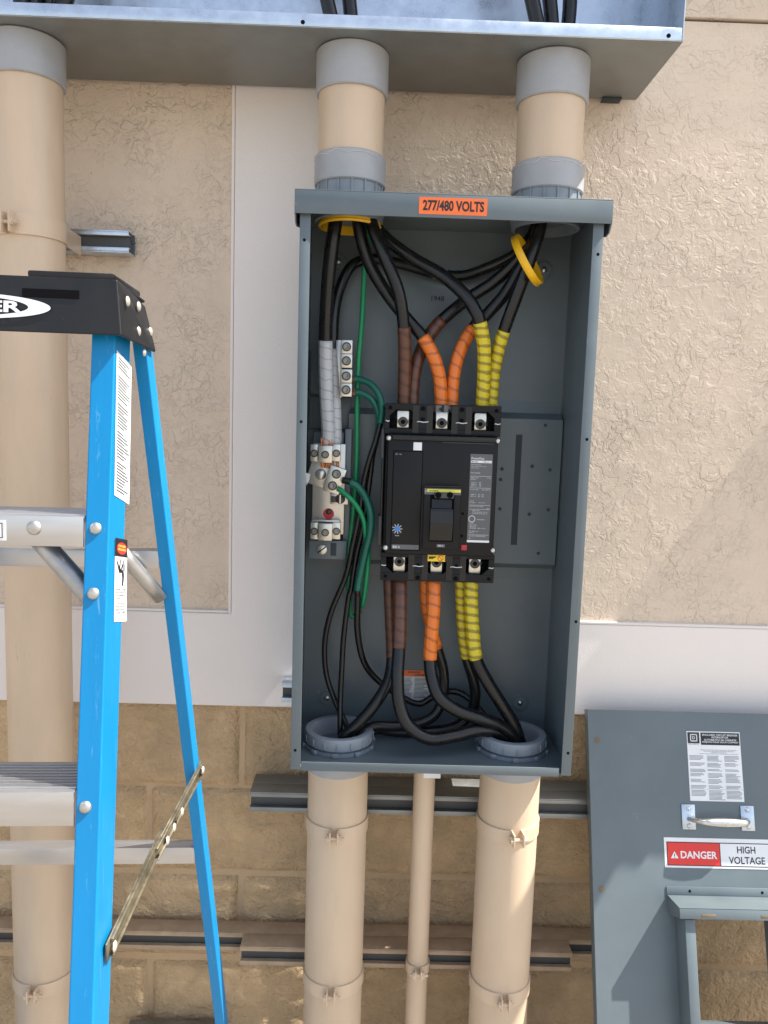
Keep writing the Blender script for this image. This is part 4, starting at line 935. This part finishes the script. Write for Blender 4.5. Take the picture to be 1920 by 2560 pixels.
# labels on the cover
def clabel(zx0, zy0, zx1, zy1, mt, name, w0=.0005, f=ZC, label=None, root=cov):
    xm, ym = (zx0+zx1)/2, (zy0+zy1)/2
    u0 = cuv(*f(zx0, ym))[0]; u1 = cuv(*f(zx1, ym))[0]; v0 = cuv(*f(xm, zy0))[1]; v1 = cuv(*f(xm, zy1))[1]
    m = MB(); m.add([CM(u0, v0, w0), CM(u1, v0, w0), CM(u1, v1, w0), CM(u0, v1, w0)], [(0, 1, 2, 3)]); return m.build(name, mt, root, label=label), u0, u1, v0, v1
def ctext(mb, s, u0, u1, v0, v1, w, bold=0.0): text_into(mb, s, cvP+cvN*w, EX, -cvD, u0, u1, -v1, -v0, bold)
def cbar(mb, u0, u1, v0, v1, w): mb.add([CM(u0, v0, w), CM(u1, v0, w), CM(u1, v1, w), CM(u0, v1, w)], [(0, 1, 2, 3)])
lb, u0, u1, v0, v1 = clabel(865, 241, 1226, 710, 'label_white', 'instruction_label', label='white instruction sticker headed ENCLOSED CIRCUIT BREAKER')
W_, H_ = u1-u0, v1-v0
U = lambda a: u0+a*W_
V = lambda a: v0+a*H_
m = MB(); cbar(m, U(.015), U(.235), V(.015), V(.175), .0008); cbar(m, U(.26), U(.985), V(.015), V(.195), .0008); m.build('label_header', 'print_black', lb)
m = MB(); ctext(m, 'ENCLOSED CIRCUIT BREAKER', U(.29), U(.955), V(.034), V(.062), .0011, .022); ctext(m, 'INTERRUPTOR', U(.465), U(.78), V(.069), V(.097), .0011, .022)
ctext(m, 'AUTOMÁTICO EN GABINETE', U(.32), U(.925), V(.100), V(.134), .0011, .022); ctext(m, 'DISJONCTEUR SOUS COFFRET', U(.285), U(.965), V(.141), V(.169), .0011, .022)
a, b, c_, d = U(.06), U(.195), V(.04), V(.15); w_ = .0011; th = .0022
for q in ((a, b, c_, c_+th), (a, b, d-th, d), (a, a+th, c_, d), (b-th, b, c_, d)): cbar(m, *q, w_)
ctext(m, 'D', a+.0045, b-.0045, c_+.0045, d-.0045, .0011, .03); m.build('lettering', 'print_white', lb)
m = MB(); ctext(m, 'SQUARE D', U(.02), U(.22), V(.181), V(.197), .0008, .02)
for i, (s, a, b) in enumerate((('HAZARD OF ELECTRIC SHOCK, EXPLOSION, OR ARC FLASH', .24, .92), ('PELIGRO DE DESCARGA ELECTRICA, EXPLOSION', .30, .87), ('O DESTELLO POR ARQUEO', .43, .73), ("RISQUE D'ELECTROCUTION, D'EXPLOSION OU D'ECLAIR", .22, .94))):
    ctext(m, s, U(a), U(b), V(.263+i*.0185), V(.275+i*.0185), .0008, .02)
for col_, rows_ in ((0, (4, 3, 3, 3, 3, 3)), (1, (5, 4, 2, 4, 4, 3)), (2, (5, 3, 2, 5, 3, 3))):
    for bi, nl in enumerate(rows_):
        vb = (.352, .455, .545, .605, .69, .778)[bi]
        for i in range(nl):
            le = .29*(1-.35*random.random()); cbar(m, U(.03+col_*.325), U(.03+col_*.325+le), V(vb+i*.0175), V(vb+i*.0175+.0072), .0008)
    for i in range((5, 8, 7)[col_]):
        le = .30*(1-.25*random.random()); cbar(m, U(.03+col_*.325), U(.03+col_*.325+le), V(.848+i*.0178), V(.848+i*.0178+.0075), .0008)
cbar(m, U(0), U(1), V(.830), V(.8325), .0008); m.build('print', 'print_soft', lb) if 'print_soft' in M_ else (mat('print_soft', (.16, .17, .19), .5), m.build('print', 'print_soft', lb))
# danger sign
dg, u0, u1, v0, v1 = clabel(125, 104, 2440, 548, 'label_white', 'danger_sign', f=ZS, label='red and white sign reading DANGER HIGH VOLTAGE')
ua, va = cuv(*ZS(160, 330))[0], cuv(*ZS(900, 156))[1]; ub, vb = cuv(*ZS(2400, 330))[0], cuv(*ZS(900, 510))[1]; um = cuv(*ZS(946, 335))[0]
m = MB(); cbar(m, ua, ub, va, vb, .0008); m.build('frame_line', 'print_black', dg)
e = .0016
m = MB(); cbar(m, ua+e, um-e*.4, va+e, vb-e, .0011); m.build('red_field', 'label_red', dg)
m = MB(); cbar(m, um+e*.6, ub-e, va+e, vb-e, .0011); m.build('white_field', 'label_white', dg)
m = MB(); t0, t1 = cuv(*ZS(216, 380))[0], cuv(*ZS(330, 380))[0]; s0, s1 = cuv(*ZS(270, 282))[1], cuv(*ZS(270, 386))[1]
m.add([CM(t0, s1, .0014), CM(t1, s1, .0014), CM((t0+t1)/2, s0, .0014)], [(0, 1, 2)]); mat('print_bright', (.78, .78, .79), .45); m.build('warning_triangle', 'print_bright', dg); m = MB()
ctext(m, 'DANGER', cuv(*ZS(362, 340))[0], cuv(*ZS(902, 340))[0], cuv(*ZS(630, 283))[1], cuv(*ZS(630, 394))[1], .0014, .025); m.build('lettering', 'print_bright', dg)
m = MB(); ctext(m, '!', (t0+t1)/2-.001, (t0+t1)/2+.001, s0+.005, s1-.0016, .0017, .01); m.build('exclamation_mark', 'print_black', dg); m = MB()
ctext(m, 'HIGH', cuv(*ZS(1196, 265))[0], cuv(*ZS(1466, 265))[0], cuv(*ZS(1330, 214))[1], cuv(*ZS(1330, 318))[1], .0014, .014)
ctext(m, 'VOLTAGE', cuv(*ZS(1075, 420))[0], cuv(*ZS(1610, 420))[0], cuv(*ZS(1340, 368))[1], cuv(*ZS(1340, 476))[1], .0014, .014); m.build('lettering', 'print_black', dg)

# ------------------------------------------------------------------ the step ladder
# rails as sloping channels between two measured points, carried on to the ground
def ext(A, B, z): t = (z-A.z)/(B.z-A.z); return A+(B-A)*t
fA, fB = at(229, 845, .930), at(172, 2500, .800)
rA, rB = at(333, 880, 1.035), at(530, 2500, 1.300)
AX = Vector((math.cos(math.radians(3)), math.sin(math.radians(3)), 0))          # ladder's own sideways axis
AY = Vector((-AX.y, AX.x, 0))
lad = thing('step_ladder', 'blue fibreglass step ladder with black top cap at the left', 'ladder', tuple(ext(fA, fB, 0)))
zcap0 = at(260, 838, .925).z
WID_T, WID_B = .33, .50                                                          # outside width at cap and ground
def rail(A, B, ztop, fl, dep, side, name, th=.0035, mirror=False):
    top, bot = ext(A, B, ztop), ext(A, B, .004)
    def sect(P, s):
        # outer web on the +AX side for s=+1, flanges running inwards
        o = [(0, 0), (fl, 0), (fl, dep), (0, dep), (0, dep-th), (fl-th, dep-th), (fl-th, th), (0, th)]
        return [P + AX*((a if s > 0 else fl-a)) + AY*b for a, b in o]
    m = MB()
    if mirror:
        top = top - AX*(WID_T-fl); bot = bot - AX*(WID_B-fl); s = -1
    else: s = 1
    a, b = sect(top, s), sect(bot, s); n = 8
    rb = [(0, 1, 2, 3, 4, 5, 6, 7)]
    m.add(a+b, [tuple(range(n)), tuple(range(2*n-1, n-1, -1))]+[(i, i+n, (i+1) % n+n, (i+1) % n) for i in range(n)])
    o = m.build(name, 'ladder_blue', lad)
    bv = o.modifiers.new('bevel', 'BEVEL'); bv.width = .0022; bv.segments = 3; bv.limit_method = 'ANGLE'
    return o
FFL, FDP, RFL, RDP = .0275, .068, .0175, .036
rail(fA, fB, zcap0+.03, FFL, FDP, 1, 'front_rail'); rail(fA, fB, zcap0+.03, FFL, FDP, 1, 'front_rail', mirror=True)
rail(rA, rB, zcap0+.02, RFL, RDP, 1, 'rear_rail'); rail(rA, rB, zcap0+.02, RFL, RDP, 1, 'rear_rail', mirror=True)
for A, B, fl, dp, nm in ((fA, fB, FFL, FDP, 1), (rA, rB, RFL, RDP, 1)):
    for mir in (0, 1):
        q = ext(A, B, 0)-(AX*(WID_B-fl) if mir else AX*0); Mx = Matrix(((AX.x, AY.x, 0, q.x), (AX.y, AY.y, 0, q.y), (0, 0, 1, 0), (0, 0, 0, 1)))
        m = MB(); m.box(-.004, fl+.004, -.004, dp+.004, .0005, .045, .003, Mx); m.build('foot', 'ladder_cap_black', lad)
# black cap
cA = at(290, 767, .912)                                                           # front right vertical edge
zc0, zc1 = at(290, 838, .912).z, at(290, 696, .912).z
CAPD, CAPW = .150, .40
LM = Matrix(((AX.x, AY.x, 0, cA.x), (AX.y, AY.y, 0, cA.y), (0, 0, 1, 0), (0, 0, 0, 1)))
m = MB()
def slab(P, n_, t):                                                                # plate of thickness t behind a quad
    P = [LM @ Vector(p) for p in P]; m.prism(P, (LM.to_3x3() @ Vector(n_)).normalized()*t)
m.prism([LM @ Vector(p) for p in ((0.006, 0, zc0), (0, .006, zc1-.0002), (-CAPW, .006, zc1-.0002), (-CAPW, 0, zc0))], AY*.004)
cap = m.build('top_cap', 'ladder_cap_black', lad)
m = MB(); m.prism([LM @ Vector(p) for p in ((0, .0062, zc1), (0.0, CAPD-.012, zc1-.003), (-CAPW, CAPD-.012, zc1-.003), (-CAPW, .0062, zc1))], Vector((0, 0, -.004))); m.build('cap_top', 'ladder_cap_black', cap)
m = MB(); m.prism([LM @ Vector(p) for p in ((.0062, .0002, zc0), (.0002, .0062, zc1-.0002), (-.0008, CAPD*.45, zc1-.002), (.0005, CAPD-.014, zc1-.011), (.0115, CAPD, zc0-.003), (.0115, CAPD-.003, zc0-.006))], AX*-.004); m.build('cap_end', 'ladder_cap_black', cap)
m = MB(); m.prism([LM @ Vector(p) for p in ((-.004, CAPD-.012, zc1-.004), (-.004, CAPD-.008, zc0+.034), (-CAPW, CAPD-.008, zc0+.034), (-CAPW, CAPD-.012, zc1-.004))], AY*-.004); m.build('cap_back', 'ladder_cap_black', cap)
for o in [cap]+list(cap.children):
    bv = o.modifiers.new('bevel', 'BEVEL'); bv.width = .0018; bv.segments = 3; bv.limit_method = 'ANGLE'
# raised tray lip, tool slot, logo on the front face of the cap
q0 = at(68, 690, .914); m = MB(); lx = (LM.inverted() @ q0).x
m.box(lx, -.004, .007, CAPD-.02, zc1-.001, zc1+.0068, .0025, LM); m.build('tray_lip', 'ladder_cap_black', cap)
FO = LM @ Vector((0, -.0006, zc0)); FU = (LM @ Vector((0, .0054, zc1)) - FO).normalized()
FNn = AX.cross(FU).normalized()
if FNn.y > 0: FNn = -FNn
def capuv(px, py):
    q = onplane(px, py, FO+FNn*.0005, FNn)-FO; return q.dot(AX), q.dot(FU)
def FP(u, v, w): return FO+AX*u+FU*v+FNn*w
s0, s1 = capuv(62, 731), capuv(195, 735)
CapM = Matrix(((AX.x, FU.x, FNn.x, FO.x), (AX.y, FU.y, FNn.y, FO.y), (AX.z, FU.z, FNn.z, FO.z), (0, 0, 0, 1)))
m = MB(); m.box(s0[0]-.003, s1[0]+.001, s0[1]-.0048, s0[1]+.0048, -.001, .0005, .0, CapM); m.build('tool_slot', 'dark_hole', cap)
e1 = capuv(127, 773); ebx = e1[0]; eh = abs(capuv(20, 738)[1]-capuv(20, 803)[1])/2; ew = .1
ecx = ebx-ew; ecv = e1[1]+.001
m = MB(); N_ = 64
oo = [FP(ecx+ew*math.cos(2*math.pi*k/N_), ecv+eh*math.sin(2*math.pi*k/N_), .0012) for k in range(N_)]
ii = [FP(ecx+(ew-.025)*math.cos(2*math.pi*k/N_), ecv+(eh-.0035)*math.sin(2*math.pi*k/N_), .0012) for k in range(N_)]
m.add(oo+ii, [(k, (k+1) % N_, N_+(k+1) % N_, N_+k) for k in range(N_)])
r1 = capuv(56, 770)[0]; ht = abs(capuv(40, 757)[1]-capuv(40, 786)[1])/2
text_into(m, 'WERNER', FO+FNn*.0014, AX, FU, ecx-(r1-ecx), r1, ecv-ht, ecv+ht, .035); m.build('logo', 'logo_white', cap) if 'logo_white' in M_ else (mat('logo_white', (.72, .74, .77), .4), m.build('logo', 'logo_white', cap))
# rivets on the cap's end and on the rails
for px, py in ((311, 753), (339, 766), (339, 828), (369, 829)):
    En = AX; q = onplane(px, py, LM @ Vector((.003, .05, zc0)), En); MB().dome(q+AX*.0035, AX, .0062, .0028).build('rivet', 'rivet_pale', cap) if 'rivet_pale' in M_ else (mat('rivet_pale', (.60, .57, .50), .42, metal=.5), MB().dome(q+AX*.0035, AX, .0062, .0028).build('rivet', 'rivet_pale', cap))
frdir = (fB-fA).normalized(); frN = AX.cross(frdir).normalized()
if frN.y > 0: frN = -frN
for px, py in ((239, 1321), (233, 1484), (213, 2018)):
    q = onplane(px, py, fA, frN); MB().dome(q+frN*.0002, frN, .0072, .0042, 18).build('rivet', 'rivet_metal', lad)
webN = (fB-fA).cross(AY).normalized()
if webN.x < 0: webN = -webN
webP = fA+AX*FFL
q = onplane(360, 881, rA+AX*RFL, AX); MB().dome(q, AX, .0055, .0025).build('rivet', 'rivet_pale', lad)
# stickers on the outer web
def weblabel(pts, w=.0006):
    return [onplane(px, py, webP+webN*w, webN) for px, py in pts]
P4 = weblabel(((292, 875), (329, 918), (323, 1261), (286, 1238)))
m = MB(); m.add(P4, [(0, 1, 2, 3)]); il = m.build('instruction_sticker', 'label_white', lad, label='long white instruction sticker on the side of the front rail')
m = MB()
for i in range(44):
    t_ = .03+.94*i/44
    if i in (4, 5, 14, 23, 33): continue
    a0_ = P4[0].lerp(P4[3], t_); b0_ = P4[1].lerp(P4[2], t_); l_ = .9-.4*random.random(); th_ = .009
    a1_ = P4[0].lerp(P4[3], t_+th_*.9); b1_ = P4[1].lerp(P4[2], t_+th_*.9)
    m.add([p+webN*.0004 for p in (a0_.lerp(b0_, .1), a0_.lerp(b0_, l_), a1_.lerp(b1_, l_), a1_.lerp(b1_, .1))], [(0, 1, 2, 3)])
m.build('print', 'print_mid', il)
P4 = weblabel(((288, 1344), (318, 1350), (316, 1553), (285, 1555)))
m = MB(); m.add(P4, [(0, 1, 2, 3)]); ds = m.build('danger_sticker', 'label_white', lad, label='white sticker with black top and red DANGER PELIGRO disc')
def Q(a, b, w=.0004): return P4[0].lerp(P4[1], a).lerp(P4[3].lerp(P4[2], a), b)+webN*w
m = MB(); m.add([Q(.0, .0), Q(1, .0), Q(1, .215), Q(0, .215)], [(0, 1, 2, 3)]); m.build('black_field', 'print_black', ds)
m = MB(); m.add([Q(.5+.40*math.cos(2*math.pi*k/28), .118+.072*math.sin(2*math.pi*k/28), .0008) for k in range(28)], [tuple(range(28))]); m.build('red_disc', 'label_red', ds)
def qtext(mb, s, a0_, a1_, b0_, b1_, w=.0011, bold=.02):
    ex_ = (Q(1, .5)-Q(0, .5)); ey_ = (Q(.5, 0)-Q(.5, 1)); text_into(mb, s, Q(0, 1, w), ex_, ey_, a0_, a1_, 1-b1_, 1-b0_, bold)
m = MB(); qtext(m, 'DANGER', .22, .8, .082, .108); qtext(m, 'PELIGRO', .2, .8, .124, .150); m.build('lettering', 'label_pale_yellow', ds)
m = MB()
def qpoly(pts): m.add([Q(a, b, .0006) for a, b in pts], [tuple(range(len(pts)))])
for pts in (((.66, .25), (.70, .25), (.62, .56), (.57, .56)), ((.80, .26), (.83, .26), (.66, .57), (.61, .57)), ((.13, .275), (.18, .272), (.42, .385), (.34, .41)), ((.40, .245), (.45, .245), (.40, .37), (.33, .37)), ((.34, .36), (.44, .36), (.62, .385), (.60, .405), (.36, .41)), ((.50, .345), (.62, .29), (.67, .30), (.52, .375)), ((.56, .40), (.62, .395), (.65, .45), (.57, .455))): qpoly(pts)
for i in range(3):
    b_ = .46+i*.03; qpoly(((.58, b_), (.70, b_-.012), (.70, b_-.006), (.58, b_+.006)))
for i, s in enumerate(('FAILURE TO READ', 'AND FOLLOW INSTRUCTIONS', 'ON THIS LADDER MAY RESULT', 'IN INJURIES OR DEATH')): qtext(m, s, .1, .92, .60+i*.036, .627+i*.036, .0006, .01)
qpoly(((.1, .755), (.92, .755), (.92, .758), (.1, .758)))
for i, s in enumerate(('NO LEER NI SEGUIR LAS', 'INSTRUCCIONES DE ESTA', 'ESCALERA PODRIA RESULTAR', 'EN LESIONES O LA MUERTE')): qtext(m, s, .1, .92, .772+i*.036, .799+i*.036, .0006, .01)
m.build('print', 'print_black', ds)
# steps
def step(py_top_front, py_bot_front, py_top_back, name='step', full=True):
    yf = None
    # the front rail's front plane at that height
    zt = at(120, py_top_front, .86).z
    for _ in range(6):
        yf = ext(fA, fB, zt).y; zt = at(120, py_top_front, yf-.011).z
    zb_ = at(120, py_bot_front, yf-.011).z
    P = ext(fA, fB, zt); Mx = Matrix(((AX.x, AY.x, 0, P.x), (AX.y, AY.y, 0, P.y), (0, 0, 1, 0), (0, 0, 0, 1)))
    ln = (WID_T+(WID_B-WID_T)*(1-zt/zcap0))
    m = MB()
    m.box(-ln+.02+FFL, -.001, -.006, -.003, zb_, zt, .0008, Mx)                     # front skirt
    m.box(-ln+.02+FFL, -.001, -.003, .074, zt-.003, zt-.0002, .0006, Mx)             # tread
    for k in range(9): m.box(-ln+.02+FFL, -.001, .004+k*.0075, .0075+k*.0075, zt-.0004, zt+.0016, .0006, Mx)
    m.box(-ln+.02+FFL, -.001, .071, .074, zb_+.01, zt-.003, .0006, Mx)
    return m.build(name, 'ladder_aluminium', lad), Mx, zt, zb_
s1o, M1, zt1, zb1 = step(1291, 1367, 1282)
s2o, M2, zt2, zb2 = step(1985, 2070, 1918)
q = onplane(85, 1320, M1 @ Vector((0, -.0062, zt1)), -AY); MB().dome(q, -AY, .0085, .0045, 18).build('rivet', 'rivet_metal', s1o)
lx0 = (M1.inverted() @ onplane(15, 1330, M1 @ Vector((0, -.0062, zt1)), -AY)).x
m = MB(); m.box(lx0-.06, lx0, -.0068, -.0061, zb1+.006, zt1-.006, 0, M1); sl_ = m.build('step_sticker', 'label_white', s1o)
m = MB(); m.box(lx0-.055, lx0-.0035, -.0072, -.0069, zb1+.009, zt1-.009, 0, M1); m.build('sticker_border', 'print_black', sl_)
m = MB(); m.box(lx0-.054, lx0-.0045, -.0076, -.0073, zb1+.010, zt1-.010, 0, M1); m.build('sticker_field', 'label_white', sl_)
# rear horizontal braces (light angle bars between the rear rails)
def rearbar(py0, py1, px, yguess):
    zt = at(px, py0, yguess).z
    for _ in range(6): yv = ext(rA, rB, zt).y; zt = at(px, py0, yv+.01).z
    zb_ = at(px, py1, yv+.01).z; P = ext(rA, rB, zt); Mx = Matrix(((AX.x, AY.x, 0, P.x), (AX.y, AY.y, 0, P.y), (0, 0, 1, 0), (0, 0, 0, 1)))
    ln = WID_T+(WID_B-WID_T)*(1-zt/zcap0)
    m = MB(); m.box(-ln+.02, .001, .004, .0065, zb_, zt, .0006, Mx); m.box(-ln+.02, .001, .0065, .030, zt-.0025, zt, .0006, Mx); m.build('rear_brace', 'ladder_aluminium', lad)
    return Mx, zt
rearbar(1374, 1418, 330, 1.1); rearbar(2113, 2153, 430, 1.25)
# diagonal tube braces
yb1 = ext(fA, fB, zb1).y
m = MB(); a_ = at(120, 1372, yb1+.03); b_ = at(214, 1478, yb1+.02); m.tube([a_+(a_-b_)*.25, a_, a_.lerp(b_, .5), b_, b_+(b_-a_)*.15], .0125, 14); m.build('diagonal_brace', 'ladder_aluminium_dull', lad) if 'ladder_aluminium_dull' in M_ else (mat('ladder_aluminium_dull', (.42, .41, .40), .42, metal=.85, var=.15, vscale=30), m.build('diagonal_brace', 'ladder_aluminium_dull', lad))
yr1 = ext(rA, rB, zb1-.05).y
m = MB(); a_ = at(325, 1405, yr1-.02); b_ = at(402, 1495, yr1+.015); m.tube([a_+(a_-b_)*.5, a_, a_.lerp(b_, .5), b_], .0105, 14); m.build('diagonal_brace', 'ladder_aluminium_dull', lad)
# folding spreader bar
zf_ = at(270, 2366, .86).z; yfr = ext(fA, fB, zf_).y+.045
pA = at(274, 2366, yfr); zr_ = at(499, 1922, 1.19).z
yrr = ext(rA, rB, zr_).y+.02
pB = at(498, 1925, yrr); pm = at(393, 2110, yfr+(yrr-yfr)*.56); pn_ = at(412, 2118, yfr+(yrr-yfr)*.56)
def bar(A, B, w, th, name, e0=.01, e1=.01):
    d = (B-A).normalized(); side = AX; up = side.cross(d).normalized(); side = d.cross(up).normalized()
    c = A-d*e0; L = (B-A).length+e0+e1
    Mx = Matrix(((side.x, up.x, d.x, c.x), (side.y, up.y, d.y, c.y), (side.z, up.z, d.z, c.z), (0, 0, 0, 1)))
    m = MB(); m.box(-th/2, th/2, -w/2, w/2, 0, L, .0012, Mx); m.box(th/2, th/2+.004, -w/2, -w/2+th, .01, L-.01, .0008, Mx); m.box(th/2, th/2+.004, w/2-th, w/2, .01, L-.01, .0008, Mx)
    return m.build(name, 'brass_steel', lad)
sA = bar(pA, pm, .024, .0028, 'spreader_bar', .012, .030); sB = bar(pm+AX*.004, pB, .022, .0028, 'spreader_bar', .030, .012)
for q in (pA, pA.lerp(pB, .52), pA.lerp(pB, .60), pA.lerp(pB, .70), pB): MB().dome(q+AX*.0055, AX, .0065, .003).build('rivet', 'rivet_pale', lad)

# ------------------------------------------------------------------ unseen shadow casters added beyond the right edge of the photo
nbx = thing('shadow_caster_wide', 'added grey box casting shadow from further right along the wall', 'shadow caster', (1.6, WALL, 1.4))  # made-up box out of view, placed along sun rays to shade wall and cover
m = MB(); m.box(1.075, 2.05, 1.399, WALL-.002, 1.25, 1.97, .003); m.build('body', 'enclosure_paint', nbx)
m = MB(); m.box(1.09, 2.035, 1.395, 1.3985, 1.265, 1.955, .001); dr = m.build('door', 'enclosure_paint', nbx)
m = MB(); m.box(1.115, 1.135, 1.385, 1.3948, 1.56, 1.66, .003); m.build('latch', 'galvanized', dr)
fx = thing('shadow_caster_narrow', 'added bronze box casting shadow from further right along the wall', 'lamp', (1.21, WALL, 2.03))  # made-up box out of view, sized along sun rays for the cover's diagonal shadow
m = MB(); m.box(1.314, 1.409, 1.20, WALL-.002, 2.03, 2.15, .006); m.build('housing', 'caster_bronze', fx)
m = MB(); m.box(1.326, 1.397, 1.215, 1.33, 2.0275, 2.0297, .001); m.build('lens', 'caster_glass', fx)
